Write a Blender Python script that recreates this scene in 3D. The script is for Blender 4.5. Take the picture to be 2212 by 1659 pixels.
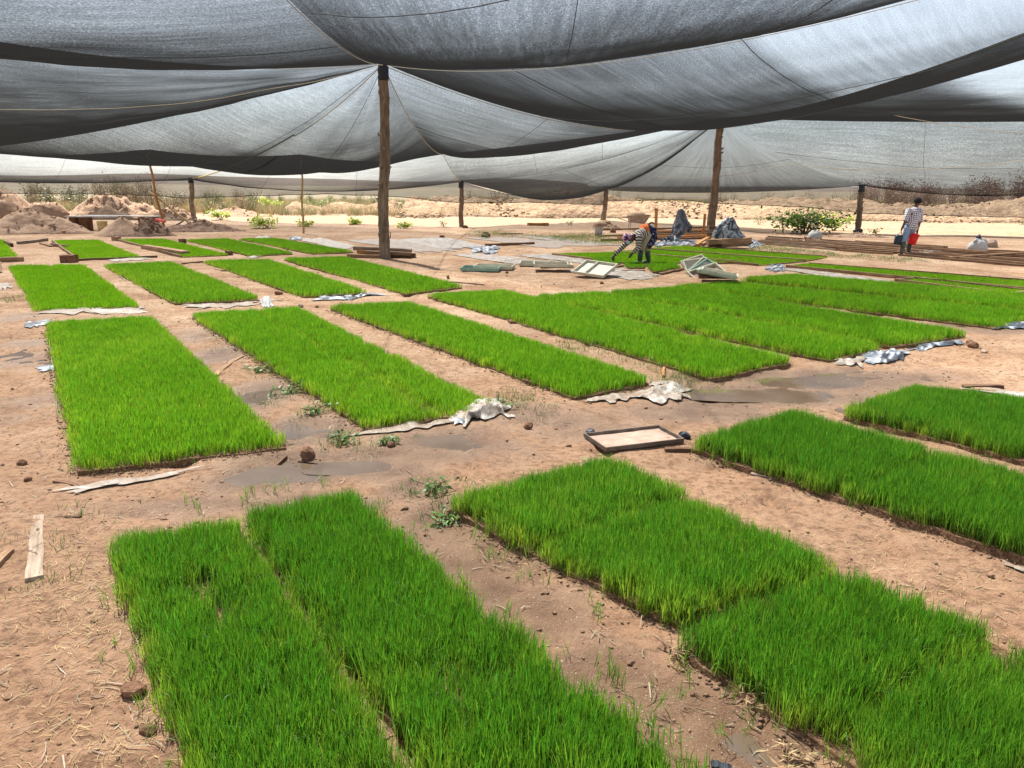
import bpy, bmesh, math, random
import numpy as np
from mathutils import Vector, Matrix, Euler

for o in list(bpy.data.objects):
    bpy.data.objects.remove(o)
scene = bpy.context.scene
COL = scene.collection
random.seed(7)
RNG = np.random.default_rng(11)
PI = math.pi

# ------------------------------------------------------------------ camera
CAMH = 2.0
FD = 1703.0                      # focal length in units of a 2212 px wide picture
PITCH = math.atan((829.5 - 398.0) / FD)
ROLL = 0.010
_f = Vector((0, math.cos(PITCH), -math.sin(PITCH)))
_u0 = Vector((0, math.sin(PITCH), math.cos(PITCH)))
_r0 = Vector((1, 0, 0))
CR = _r0 * math.cos(ROLL) + _u0 * math.sin(ROLL)
CU = _u0 * math.cos(ROLL) - _r0 * math.sin(ROLL)
cam_d = bpy.data.cameras.new('camera')
cam_d.sensor_fit = 'HORIZONTAL'
cam_d.sensor_width = 36.0
cam_d.lens = FD / 2212.0 * 36.0
cam_d.clip_start = 0.05
cam_d.clip_end = 5000
cam = bpy.data.objects.new('camera', cam_d)
m = Matrix.Identity(4)
for i in range(3):
    m[i][0] = CR[i]; m[i][1] = CU[i]; m[i][2] = -_f[i]
m[2][3] = CAMH
cam.matrix_world = m
COL.objects.link(cam)
scene.camera = cam

# ------------------------------------------------------------------ light
SUN_EL = math.radians(57)
SUN_AZ = math.radians(-30)       # from +Y (into the picture) towards -X (left)
sund = Vector((math.sin(SUN_AZ) * math.cos(SUN_EL), math.cos(SUN_AZ) * math.cos(SUN_EL), math.sin(SUN_EL)))
world = bpy.data.worlds.new('World')
scene.world = world
world.use_nodes = True
wn = world.node_tree
bg = wn.nodes['Background']
sky = wn.nodes.new('ShaderNodeTexSky')
sky.sky_type = 'NISHITA'
sky.sun_disc = False
sky.sun_elevation = SUN_EL
sky.sun_rotation = SUN_AZ
sky.air_density = 1.0
sky.dust_density = 0.7
sky.ozone_density = 1.0
hs = wn.nodes.new('ShaderNodeHueSaturation'); hs.inputs['Saturation'].default_value = 0.42   # pale hazy sky
wn.links.new(sky.outputs[0], hs.inputs['Color']); wn.links.new(hs.outputs[0], bg.inputs[0])
bg.inputs[1].default_value = 0.09
sl = bpy.data.lights.new('sun', 'SUN')
sl.energy = 5.0
sl.angle = math.radians(0.9)
sl.color = (1.0, 0.95, 0.86)
sun = bpy.data.objects.new('sun', sl)
sun.rotation_euler = (-sund).to_track_quat('-Z', 'Y').to_euler()
sun.location = (0, 0, 30)
COL.objects.link(sun)

scene.view_settings.view_transform = 'Standard'
scene.view_settings.look = 'None'
scene.view_settings.gamma = 1.0
scene.view_settings.use_curve_mapping = False
scene.view_settings.exposure = 1.72

# ------------------------------------------------------------------ pixel -> place
def ray(x, y):
    v = CR * ((x - 1106.0) / FD) + CU * ((829.5 - y) / FD) + _f
    return v
def G(x, y, z=0.0):
    """point on the level z seen at picture position x, y"""
    v = ray(x, y)
    t = (z - CAMH) / v.z
    return Vector((v.x * t, v.y * t, z))
def AT(x, y, Y):
    """point at forward distance Y seen at picture position x, y"""
    v = ray(x, y)
    t = Y / v.y
    return Vector((v.x * t, Y, CAMH + v.z * t))
def PX(p):
    d = Vector(p) - Vector((0, 0, CAMH))
    k = d.dot(_f)
    return (1106 + FD * d.dot(CR) / k, 829.5 - FD * d.dot(CU) / k)

# ------------------------------------------------------------------ numpy noise
def _hash(ix, iy, seed):
    h = (ix.astype(np.int64) * 374761393 + iy.astype(np.int64) * 668265263 + seed * 974634541) & 0x7fffffff
    h = ((h ^ (h >> 13)) * 1274126177) & 0x7fffffff
    h = h ^ (h >> 16)
    return (h & 0xffff) / 65535.0
def vnoise(x, y, seed=0):
    x = np.asarray(x, float); y = np.asarray(y, float)
    ix = np.floor(x); iy = np.floor(y)
    fx = x - ix; fy = y - iy
    fx = fx * fx * (3 - 2 * fx); fy = fy * fy * (3 - 2 * fy)
    a = _hash(ix, iy, seed); b = _hash(ix + 1, iy, seed)
    c = _hash(ix, iy + 1, seed); d = _hash(ix + 1, iy + 1, seed)
    return (a + (b - a) * fx) * (1 - fy) + (c + (d - c) * fx) * fy
def fbm(x, y, seed=0, oct=4, gain=0.5):
    s = 0; a = 1.0; t = 0
    for k in range(oct):
        s = s + a * (vnoise(np.asarray(x) * 2 ** k + 17.3 * k, np.asarray(y) * 2 ** k + 5.1 * k, seed + k) - 0.5)
        t += a; a *= gain
    return s / t * 2
def sstep(a, b, x):
    t = np.clip((np.asarray(x, float) - a) / (b - a), 0, 1)
    return t * t * (3 - 2 * t)

# ------------------------------------------------------------------ object helpers
def tag(o, label=None, cat=None, group=None, kind=None):
    if label: o['label'] = label
    if cat: o['category'] = cat
    if group: o['group'] = group
    if kind: o['kind'] = kind
    return o
def link(name, me, parent=None):
    o = bpy.data.objects.new(name, me)
    COL.objects.link(o)
    if parent is not None: o.parent = parent
    return o
def empty(name, loc, label, cat, group=None, rz=0.0):
    o = bpy.data.objects.new(name, None)
    COL.objects.link(o)
    o.location = loc; o.rotation_euler = (0, 0, rz)
    o.empty_display_size = 0.2
    return tag(o, label, cat, group)
def mesh(name, verts, faces, mat=None, smooth=False, attrs=None):
    me = bpy.data.meshes.new(name)
    me.from_pydata([tuple(v) for v in verts], [], [tuple(int(i) for i in f) for f in faces])
    if mat: me.materials.append(mat)
    if smooth: me.polygons.foreach_set('use_smooth', [True] * len(me.polygons))
    if attrs:
        for k, (typ, data) in attrs.items():
            a = me.attributes.new(k, typ, 'POINT')
            a.data.foreach_set('value' if typ == 'FLOAT' else 'vector', np.asarray(data, np.float32).ravel())
    me.update()
    return me
class MB:
    """collects shapes for one mesh"""
    def __init__(s): s.v = []; s.f = []; s.uv = []
    def add(s, v, f, uv=None):
        n = len(s.v)
        s.v += [Vector(p) for p in v]
        s.f += [tuple(i + n for i in q) for q in f]
        s.uv += list(uv) if uv is not None else [(p[0], p[1], p[2]) for p in v]
        return s
    def tf(s, M, start=0):
        for i in range(start, len(s.v)): s.v[i] = M @ s.v[i]
        return s
    def me(s, name, mat, smooth=False):
        return mesh(name, s.v, s.f, mat, smooth, {'luv': ('FLOAT_VECTOR', s.uv)})
    def build(s, name, mat, parent=None, smooth=False):
        return link(name, s.me(name, mat, smooth), parent)
def box_vf(c, s, M=None):
    x, y, z = c; a, b, d = s[0] / 2, s[1] / 2, s[2] / 2
    v = [Vector((x + i * a, y + j * b, z + k * d)) for k in (-1, 1) for j in (-1, 1) for i in (-1, 1)]
    f = [(0, 2, 3, 1), (4, 5, 7, 6), (0, 1, 5, 4), (2, 6, 7, 3), (0, 4, 6, 2), (1, 3, 7, 5)]
    if M is not None: v = [M @ p for p in v]
    return v, f
def tube_vf(path, rad, n=8, cap=True, up=Vector((0.13, 0.9, 0.2)), squash=None):
    """loft round (or elliptic: rad = (a, b)) sections along a path"""
    path = [Vector(p) for p in path]
    V = []; F = []; UV = []
    L = 0.0; nrm = None
    for i, p in enumerate(path):
        t = (path[min(i + 1, len(path) - 1)] - path[max(i - 1, 0)])
        t = t.normalized() if t.length > 1e-9 else Vector((0, 0, 1))
        if nrm is None:
            nrm = up - t * up.dot(t)
            if nrm.length < 1e-3: nrm = Vector((1, 0, 0)) - t * t.x
        else:
            nrm = nrm - t * nrm.dot(t)
        nrm.normalize()
        bn = t.cross(nrm)
        r = rad[i] if isinstance(rad, (list, tuple)) else rad
        a, b = r if isinstance(r, (list, tuple)) else (r, r)
        if i: L += (p - path[i - 1]).length
        for k in range(n):
            th = 2 * PI * k / n
            V.append(p + nrm * (a * math.cos(th)) + bn * (b * math.sin(th)))
            UV.append((th * max(a, b), L, 0))
    for i in range(len(path) - 1):
        for k in range(n):
            k2 = (k + 1) % n
            F.append((i * n + k, i * n + k2, (i + 1) * n + k2, (i + 1) * n + k))
    if cap:
        F.append(tuple(range(n - 1, -1, -1)))
        F.append(tuple((len(path) - 1) * n + k for k in range(n)))
    return V, F, UV
def copy_tree(o, parent=None):
    c = o.copy(); COL.objects.link(c)
    if parent is not None: c.parent = parent
    for ch in list(o.children): copy_tree(ch, c)
    return c

# ------------------------------------------------------------------ materials
def srgb(r, g, b):
    return tuple((c / 255.0 / 12.92) if c / 255.0 <= 0.04045 else ((c / 255.0 + 0.055) / 1.055) ** 2.4 for c in (r, g, b))
class NT:
    def __init__(s, name):
        s.m = bpy.data.materials.new(name); s.m.use_nodes = True
        s.t = s.m.node_tree; s.t.nodes.clear()
        s.out = s.t.nodes.new('ShaderNodeOutputMaterial')
    def n(s, typ, **kw):
        nd = s.t.nodes.new('ShaderNode' + typ)
        for k, v in kw.items():
            if k.startswith('i_'):
                key = k[2:]
                key = int(key) if key.isdigit() else key.replace('_', ' ')
                nd.inputs[key].default_value = v
            else: setattr(nd, k, v)
        return nd
    def l(s, a, b): s.t.links.new(a, b)
    def math(s, op, a, b=None, c=None, clamp=False):
        nd = s.t.nodes.new('ShaderNodeMath'); nd.operation = op; nd.use_clamp = clamp
        for i, x in enumerate((a, b, c)):
            if x is None: continue
            if isinstance(x, (int, float)): nd.inputs[i].default_value = x
            else: s.l(x, nd.inputs[i])
        return nd.outputs[0]
    def ramp(s, fac, pts):
        nd = s.t.nodes.new('ShaderNodeValToRGB')
        e = nd.color_ramp.elements
        while len(e) > 1: e.remove(e[-1])
        e[0].position = pts[0][0]; e[0].color = (*pts[0][1], 1)
        for p, c in pts[1:]:
            q = e.new(p); q.color = (*c, 1)
        s.l(fac, nd.inputs[0])
        return nd.outputs[0]
    def mix(s, fac, a, b, typ='MIX'):
        nd = s.t.nodes.new('ShaderNodeMix'); nd.data_type = 'RGBA'; nd.blend_type = typ
        for i, x in ((0, fac), (6, a), (7, b)):
            if isinstance(x, (int, float)): nd.inputs[i].default_value = x
            elif isinstance(x, tuple): nd.inputs[i].default_value = (*x, 1)
            else: s.l(x, nd.inputs[i])
        return nd.outputs[2]
    def noise(s, vec, scale, detail=4, rough=0.55, dist=0.0):
        nd = s.n('TexNoise'); nd.inputs['Scale'].default_value = scale
        nd.inputs['Detail'].default_value = detail; nd.inputs['Roughness'].default_value = rough
        nd.inputs['Distortion'].default_value = dist
        if vec is not None: s.l(vec, nd.inputs['Vector'])
        return nd.outputs[0]
    def mapped(s, vec, scale=(1, 1, 1), rot=(0, 0, 0)):
        nd = s.n('Mapping'); nd.inputs['Scale'].default_value = scale; nd.inputs['Rotation'].default_value = rot
        s.l(vec, nd.inputs['Vector']); return nd.outputs[0]
    def attr(s, name, out='Vector'):
        nd = s.n('Attribute'); nd.attribute_name = name; return nd.outputs[out]
    def pos(s): return s.n('NewGeometry').outputs['Position']
    def obj(s): return s.n('TexCoord').outputs['Object']
    def rnd(s): return s.n('ObjectInfo').outputs['Random']
    def bump(s, h, strength=0.5, dist=0.02):
        nd = s.n('Bump'); nd.inputs['Strength'].default_value = strength; nd.inputs['Distance'].default_value = dist
        s.l(h, nd.inputs['Height']); return nd.outputs[0]
    def bsdf(s, col, rough=0.7, nrm=None, spec=0.4, metal=0.0):
        nd = s.n('BsdfPrincipled')
        for k, x in (('Base Color', col), ('Roughness', rough), ('Specular IOR Level', spec), ('Metallic', metal)):
            if isinstance(x, (int, float)): nd.inputs[k].default_value = x
            elif isinstance(x, tuple): nd.inputs[k].default_value = (*x, 1)
            else: s.l(x, nd.inputs[k])
        if nrm is not None: s.l(nrm, nd.inputs['Normal'])
        return nd.outputs[0]
    def done(s, sh): s.l(sh, s.out.inputs[0]); return s.m
def plain(name, c1, c2, scale=12, rough=0.8, bump=0.4, bd=0.01, spec=0.3, rnd=0.25, c3=None):
    """two or three tone mottled material with relief, varied per object"""
    t = NT(name); ob = t.obj()
    n1 = t.noise(ob, scale, 5, 0.6); n2 = t.noise(ob, scale * 6, 4, 0.6)
    pts = [(0.32, c1), (0.68, c2)] if c3 is None else [(0.28, c1), (0.5, c2), (0.72, c3)]
    col = t.ramp(n1, pts)
    k = t.math('ADD', t.math('MULTIPLY', t.rnd(), rnd), 1 - rnd / 2)
    k = t.math('MULTIPLY', k, t.math('ADD', t.math('MULTIPLY', n2, 0.5), 0.75))
    h = t.n('HueSaturation'); t.l(col, h.inputs['Color']); t.l(k, h.inputs['Value'])
    nb = t.bump(t.math('ADD', n1, t.math('MULTIPLY', n2, 0.5)), bump, bd)
    return t.done(t.bsdf(h.outputs[0], rough, nb, spec))
def wood_mat(name, dark, mid, light, rough=0.85):
    t = NT(name); ob = t.attr('luv')
    info = t.n('ObjectInfo')
    v = t.n('VectorMath', operation='ADD'); t.l(ob, v.inputs[0])
    cx = t.n('CombineXYZ'); t.l(t.math('MULTIPLY', info.outputs['Random'], 37.0), cx.inputs[2]); t.l(cx.outputs[0], v.inputs[1])
    g = t.noise(t.mapped(v.outputs[0], (1.4, 26, 26)), 1.6, 6, 0.65, 0.6)
    b = t.noise(v.outputs[0], 3.0, 4)
    f = t.noise(t.mapped(v.outputs[0], (5, 140, 140)), 1.0, 3)
    col = t.ramp(t.math('ADD', t.math('MULTIPLY', g, 0.7), t.math('MULTIPLY', b, 0.3)), [(0.33, dark), (0.5, mid), (0.68, light)])
    k = t.math('ADD', t.math('MULTIPLY', info.outputs['Random'], 0.5), 0.72)
    k = t.math('MULTIPLY', k, t.math('ADD', t.math('MULTIPLY', f, 0.6), 0.7))
    h = t.n('HueSaturation'); t.l(col, h.inputs['Color']); t.l(k, h.inputs['Value'])
    nb = t.bump(t.math('ADD', g, t.math('MULTIPLY', f, 0.6)), 0.7, 0.012)
    return t.done(t.bsdf(h.outputs[0], rough, nb, 0.2))

SOIL_D = (0.11, 0.06, 0.038)
M = {}
M['plank'] = wood_mat('plank_wood', (0.10, 0.055, 0.03), (0.26, 0.155, 0.085), (0.42, 0.28, 0.17))
M['plank_dark'] = wood_mat('dark_wood', (0.06, 0.032, 0.02), (0.15, 0.08, 0.045), (0.25, 0.15, 0.09))
M['plank_grey'] = wood_mat('weathered_wood', (0.13, 0.09, 0.062), (0.27, 0.20, 0.145), (0.41, 0.325, 0.245))
M['plank_orange'] = wood_mat('orange_wood', (0.22, 0.085, 0.03), (0.40, 0.18, 0.06), (0.52, 0.27, 0.11))
M['bark'] = wood_mat('bark', (0.06, 0.042, 0.031), (0.215, 0.155, 0.108), (0.40, 0.31, 0.225))
M['bamboo'] = wood_mat('pole_wood', (0.25, 0.15, 0.06), (0.42, 0.28, 0.13), (0.55, 0.40, 0.22))
M['rope'] = plain('rope_fibre', (0.35, 0.31, 0.22), (0.55, 0.50, 0.38), 60, 0.8)
M['rope_yellow'] = plain('yellow_rope', (0.45, 0.36, 0.06), (0.62, 0.52, 0.16), 60, 0.8)
M['black_plastic'] = plain('black_plastic', (0.012, 0.014, 0.018), (0.035, 0.045, 0.06), 20, 0.45, 0.5, 0.02)
M['crumb'] = plain('soil_crumb', (0.15, 0.085, 0.05), (0.30, 0.19, 0.12), 9, 0.95, 0.8, 0.03, 0.1)
M['clod'] = plain('clod_soil', (0.10, 0.05, 0.03), (0.24, 0.13, 0.08), 9, 0.95, 0.8, 0.03, 0.1)
M['stone'] = plain('stone', (0.22, 0.15, 0.11), (0.40, 0.30, 0.23), 7, 0.9, 0.6, 0.03, 0.2)
M['sand'] = plain('sand', (0.27, 0.17, 0.112), (0.38, 0.26, 0.18), 3, 0.95, 0.7, 0.06, 0.1)
M['dark_soil'] = plain('loose_dark_soil', (0.13, 0.08, 0.055), (0.28, 0.18, 0.13), 5, 0.95, 0.9, 0.08, 0.1)
M['white_plastic'] = plain('white_plastic', (0.42, 0.41, 0.39), (0.58, 0.575, 0.56), 8, 0.5)
M['red_plastic'] = plain('red_plastic', (0.55, 0.015, 0.02), (0.66, 0.025, 0.03), 6, 0.35, 0.1)
M['navy_plastic'] = plain('dark_blue_plastic', (0.008, 0.022, 0.04), (0.014, 0.035, 0.06), 6, 0.4, 0.1)
M['yellow_plastic'] = plain('faded_yellow_plastic', (0.55, 0.45, 0.2), (0.66, 0.56, 0.3), 6, 0.5, 0.1)
M['rust'] = plain('muddy_steel', (0.26, 0.19, 0.14), (0.42, 0.33, 0.26), 9, 0.7, 0.4)
M['sack'] = plain('sack_cloth', (0.34, 0.335, 0.315), (0.48, 0.475, 0.45), 20, 0.8, 0.5)
M['tray_green'] = plain('green_tray', (0.16, 0.26, 0.20), (0.25, 0.36, 0.28), 9, 0.7)
M['tray_cream'] = plain('cream_tray', (0.42, 0.39, 0.28), (0.56, 0.53, 0.41), 9, 0.7)
M['tray_black'] = plain('dark_tray', (0.075, 0.055, 0.042), (0.17, 0.125, 0.095), 14, 0.6)
M['tray_soil'] = plain('tray_soil', (0.26, 0.17, 0.125), (0.37, 0.26, 0.20), 7, 0.95)
M['tray_white'] = plain('pale_tray_bottom', (0.42, 0.39, 0.31), (0.58, 0.55, 0.46), 9, 0.7)

# black and white plastic sheeting
def sheet_mat(name, lo, hi, rag=0.0):
    t = NT(name); p = t.pos(); lu = t.attr('luv')
    n = t.noise(p, 5.0, 6, 0.6); n2 = t.noise(p, 26.0, 5, 0.65); n3 = t.noise(p, 2.2, 4)
    col = t.ramp(t.math('ADD', t.math('MULTIPLY', n, 0.6), t.math('MULTIPLY', n2, 0.4)),
                 [(0.40, (0.22, 0.14, 0.09)), (0.50, lo), (0.62, hi)])
    mud = t.math('GREATER_THAN', n3, 0.6)
    nb = t.bump(t.math('ADD', n, t.math('MULTIPLY', n2, 0.5)), 0.7, 0.03)
    sh = t.bsdf(col, 0.45, nb, 0.4)
    return t.done(sh)
M['sheet_white'] = sheet_mat('white_sheeting', (0.26, 0.215, 0.17), (0.45, 0.42, 0.38))
M['sheet_grey'] = sheet_mat('muddy_sheeting', (0.22, 0.165, 0.122), (0.36, 0.305, 0.25))
def bw_mat():
    t = NT('black_and_white_sheeting'); lu = t.attr('luv'); p = t.pos()
    n = t.noise(lu, 3.2, 3, 0.5, 1.4); n2 = t.noise(p, 30, 4)
    col = t.ramp(n, [(0.40, (0.02, 0.023, 0.03)), (0.47, (0.06, 0.072, 0.09)), (0.52, (0.17, 0.19, 0.22)), (0.62, (0.40, 0.41, 0.42))])
    nb = t.bump(t.math('ADD', n, t.math('MULTIPLY', n2, 0.4)), 0.5, 0.03)
    return t.done(t.bsdf(col, 0.42, nb, 0.5))
M['sheet_bw'] = bw_mat()
def grey_drape_mat():
    t = NT('grey_plastic_drape'); lu = t.attr('luv')
    n = t.noise(t.mapped(lu, (6, 1.2, 1)), 1.6, 4, 0.6, 0.7)
    col = t.ramp(n, [(0.36, (0.025, 0.03, 0.04)), (0.48, (0.09, 0.10, 0.115)), (0.62, (0.24, 0.25, 0.265))])
    return t.done(t.bsdf(col, 0.45, t.bump(n, 0.5, 0.03), 0.5))
M['drape'] = grey_drape_mat()

# leaves (thin, light passes through)
def leaf_mat(name, base, tip, trans=0.45, rough=0.45, spec=0.35):
    t = NT(name); a = t.attr('luv')
    sx = t.n('SeparateXYZ'); t.l(a, sx.inputs[0])
    col = t.mix(sx.outputs[1], base, tip)
    k = t.math('ADD', t.math('MULTIPLY', sx.outputs[0], 0.7), 0.62)
    tn = t.n('Attribute'); tn.attribute_type = 'INSTANCER'; tn.attribute_name = 'tone'
    tone = tn.outputs['Fac']
    col = t.mix(t.math('MULTIPLY', t.math('MAXIMUM', tone, 0.0), 0.75, clamp=True), col, (0.30, 0.36, 0.03))
    k = t.math('MULTIPLY', k, t.math('ADD', t.math('MULTIPLY', tone, 0.28), 1.0))
    h = t.n('HueSaturation'); t.l(col, h.inputs['Color']); t.l(k, h.inputs['Value'])
    t.l(t.math('ADD', t.math('MULTIPLY', sx.outputs[2], 0.05), 0.475), h.inputs['Hue'])
    d = t.bsdf(h.outputs[0], rough, None, spec)
    tr = t.n('BsdfTranslucent'); t.l(h.outputs[0], tr.inputs[0])
    mx = t.n('MixShader'); mx.inputs[0].default_value = trans
    t.l(d, mx.inputs[1]); t.l(tr.outputs[0], mx.inputs[2])
    return t.done(mx.outputs[0])
M['rice'] = leaf_mat('tall_seedling_blades', (0.15, 0.18, 0.03), (0.09, 0.275, 0.012), 0.58)
M['rice_mid'] = leaf_mat('seedling_blades', (0.16, 0.22, 0.02), (0.14, 0.35, 0.010), 0.6)
M['rice_light'] = leaf_mat('young_seedling_blades', (0.16, 0.28, 0.02), (0.17, 0.40, 0.006), 0.6)
M['weed'] = leaf_mat('weed_leaves', (0.10, 0.14, 0.04), (0.14, 0.26, 0.05), 0.35)
M['bush'] = leaf_mat('bush_leaves', (0.05, 0.10, 0.015), (0.13, 0.22, 0.025), 0.4)
M['bush_yellow'] = leaf_mat('yellow_green_leaves', (0.28, 0.36, 0.03), (0.46, 0.54, 0.06), 0.4)
M['dry_leaf'] = leaf_mat('dry_leaves', (0.25, 0.19, 0.12), (0.34, 0.27, 0.17), 0.35)
M['olive_leaf'] = leaf_mat('olive_leaves', (0.15, 0.15, 0.075), (0.24, 0.235, 0.11), 0.35)
M['reddish_leaf'] = leaf_mat('red_brown_twigs', (0.27, 0.17, 0.12), (0.34, 0.23, 0.17), 0.2)
M['straw'] = leaf_mat('straw', (0.36, 0.26, 0.13), (0.48, 0.36, 0.19), 0.2, 0.7, 0.1)
M['twig'] = plain('twig', (0.12, 0.07, 0.04), (0.28, 0.18, 0.11), 30, 0.9)
# ================================================================== ground
def quadpts(q): return [G(*p) for p in q]
# seedling beds: name parts -> corners back left, back right, front right, front left (picture), blade height
BEDS = [
 # key, corners, height, material, cell, label
 ('far_a', [(-70,518),(4,516),(36,557),(-70,559)], .06, 'rice_light', 'short seedling bed cut off by the left picture edge in the farthest row'),
 ('far_b', [(116,518),(211,517),(304,557),(172,560)], .06, 'rice_light', 'short bright seedling bed behind the dark wood block, in the farthest row'),
 ('far_c', [(257,516),(351,514),(492,551),(397,555)], .06, 'rice_light', 'short seedling bed with a long timber lying on its near left edge'),
 ('far_d', [(401,516),(490,513),(633,549),(541,553)], .09, 'rice', 'narrow seedling bed in the farthest row, second from the big post'),
 ('far_e', [(517,513),(597,513),(763,545),(675,549)], .09, 'rice', 'narrow seedling bed ending at the timber pile of the big post'),
 ('mid_a', [(21,571),(179,569),(299,664),(79,672)], .09, 'rice_light', 'seedling bed with a fine lengthwise crack, leftmost of the second row'),
 ('mid_b', [(225,568),(369,562),(559,648),(376,656)], .10, 'rice', 'seedling bed beside the small white bag, second row'),
 ('mid_c', [(440,560),(580,557),(790,634),(655,641)], .10, 'rice', 'seedling bed whose front end touches the crumpled dark grey plastic'),
 ('mid_d', [(613,555),(745,552),(997,621),(874,635)], .10, 'rice', 'seedling bed in front of the timber pile of the big post'),
 ('big_a', [(103,690),(325,678),(614,968),(170,1019)], .12, 'rice', 'large broad seedling bed at left with a narrow white strip along its front'),
 ('big_b', [(415,672),(640,658),(1068,888),(795,927)], .12, 'rice', 'double seedling bed with the crumpled white sheet at its front right corner'),
 ('big_c', [(715,655),(885,648),(1400,828),(1240,860)], .12, 'rice', 'long seedling bed in the centre next to the small stake in the grass'),
 ('big_d', [(925,630),(1090,622),(1707,785),(1535,818)], .12, 'rice', 'long seedling bed just left of the big muddy puddle'),
 ('big_e', [(1150,633),(1302,626),(1903,754),(1788,780)], .13, 'rice', 'long seedling bed ending at the striped black and white plastic heap'),
 ('big_f', [(1316,623),(1480,615),(2083,726),(1922,750)], .13, 'rice', 'long seedling bed whose right end lies by the lone brown clod'),
 ('big_g', [(1458,611),(1590,606),(2245,682),(2154,710)], .13, 'rice', 'long seedling bed in front of the heap of leaning trays'),
 ('big_h', [(1602,597),(1720,589),(2420,660),(2268,679)], .13, 'rice', 'long seedling bed between the leaning trays and the long white sheet'),
 ('low_a', [(1700,573),(1745,568),(2260,611),(2240,627)], .05, 'rice_light', 'thin strip of short seedlings behind the long white sheet at right'),
 ('low_b', [(1937,605),(1990,600),(2225,629),(2175,637)], .045, 'rice_light', 'small pale seedling bed in a wooden frame at the right edge'),
 ('low_c', [(1388,535),(1472,530),(1785,556),(1740,563)], .05, 'rice_light', 'short seedling strip nearest the stacked timber and plastic heap'),
 ('low_d', [(1330,542),(1393,537),(1738,564),(1640,573)], .05, 'rice_light', 'short seedling strip right behind the bending worker, middle of three'),
 ('low_e', [(1196,547),(1328,543),(1600,567),(1350,569)], .055, 'rice_light', 'short seedling bed at the feet of the bending worker'),
 ('front_a', [(236,1152),(510,1102),(905,1740),(440,1740)], .155, 'rice', 'tall seedling bed with bare patches and bent blades at bottom left'),
 ('front_b', [(527,1090),(765,1048),(1530,1740),(975,1740)], .16, 'rice', 'tall seedling bed at bottom centre with stray plants along its right side'),
 ('front_c', [(970,1058),(1322,970),(1806,1197),(1461,1348)], .16, 'rice', 'tall seedling bed in front of the black tray'),
 ('front_d', [(1478,1345),(1818,1206),(2470,1530),(2060,1790)], .16, 'rice', 'tall seedling bed filling the bottom right corner'),
 ('front_e', [(1500,934),(1720,878),(2420,1118),(2390,1262)], .16, 'rice', 'tall seedling bed right of the black tray at the right edge'),
 ('front_f', [(1830,870),(1985,824),(2420,912),(2420,1048)], .15, 'rice', 'tall seedling bed behind the muddy path at the right edge, below the puddle'),
]
BEDQ = {}
for key, q, h, mt, lab in BEDS:
    pts = [G(q[0][0], q[0][1], h), G(q[1][0], q[1][1], h), G(q[2][0], q[2][1], h if key == 'front_c' else .02), G(q[3][0], q[3][1], .02)]
    BEDQ[key] = [Vector((p.x, p.y, 0)) for p in pts]

# wet places: picture x, y, radius across (m), radius deep (m), strength
WET = [(640,1010,.45,.35,1.1),(760,1005,.7,.28,1.0),(860,985,.7,.3,.8),(560,1040,.45,.3,.7),(960,960,.6,.35,.8),(1010,940,.5,.3,.55),
       (700,930,.3,.5,.6),(1640,850,1.1,.45,1.15),(1760,820,1.2,.5,1.1),(1880,815,.9,.45,.9),(1520,890,.9,.35,.7),(1410,905,.6,.3,.45),
       (470,770,.35,.9,.6),(560,850,.35,.8,.75),(640,930,.3,.5,.8),(440,720,.4,.7,.5),(75,780,.5,.9,.5),(60,870,.4,.5,.55),(20,900,.4,.6,.4),
       (1040,1220,.34,.5,1.0),(1150,1330,.34,.4,.8),(960,1120,.35,.4,.85),(1300,1460,.32,.35,.8),(1480,1560,.36,.35,.85),(1640,1620,.3,.3,.9),(1200,900,.8,.4,.6),(1340,925,.5,.3,.5),(380,1090,.7,.2,.5),(1560,880,.6,.35,.7),(900,1050,.3,.35,.8),
       (2150,715,1.0,.5,.6),(2080,705,.9,.5,.5),(290,700,.4,.5,.4),(60,745,.5,.4,.5),(40,690,.6,.5,.4),(1330,780,.8,.5,.35),(1150,700,.5,.6,.4),(700,1090,.5,.2,.8),(450,1085,.6,.15,.6),
       (1480,990,.5,.3,.3),(1200,930,.8,.35,.35),(300,1080,.6,.3,.25)]
WETW = [(G(x, y), a, b, s) for x, y, a, b, s in WET]
def wetness(X, Y):
    w = np.zeros_like(X)
    for p, a, b, s in WETW:
        r2 = ((X - p.x) / a) ** 2 + ((Y - p.y) / b) ** 2
        w = np.maximum(w, s * np.exp(-r2 * 0.9))
    n = fbm(X * 1.6, Y * 1.6, 5, 4)
    return np.clip(w + n * 0.28 * (w > .05), 0, 1.3)
BANKS = []
def gz(X, Y):
    X = np.asarray(X, float); Y = np.asarray(Y, float)
    far = sstep(30, 60, Y)
    z = fbm(X * .35, Y * .35, 1, 3) * (.03 + .12 * far)
    z = z + fbm(X * 2.3, Y * 2.3, 2, 4) * .016
    near = 1 - sstep(14, 24, Y)
    f = fbm(X * 9, Y * 9, 9, 3)
    z = z + f * .010 * near
    # footprints and trodden dents
    d = fbm(X * 4.2 + 3, Y * 3.1, 21, 2)
    z = z - .028 * sstep(.25, .6, d) * near
    w = wetness(X, Y)
    z = z * (1 - .6 * sstep(.5, 1., w)) - .03 * sstep(.45, 1.0, w)
    # gentle fall and rise of the far plain
    z = z + 0.9 * sstep(70, 160, Y) * (fbm(X * .012, Y * .012, 31, 3) * .7 + .1)
    # worn low rubble bank beyond the net
    return z
def axis(segs):
    out = []
    for a, b, st in segs:
        out += list(np.arange(a, b - st * .3, st))
    return out
xs = np.array(sorted(set([-900, -600, -400, -260, -180, -120, -90, -70, -55] + axis([(-45, -16, .8), (-16, -9, .2), (-9, 10, .06), (10, 20, .16), (20, 45, .8)]) + [45, 55, 70, 90, 120, 180, 260, 400, 600, 900])))
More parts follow.
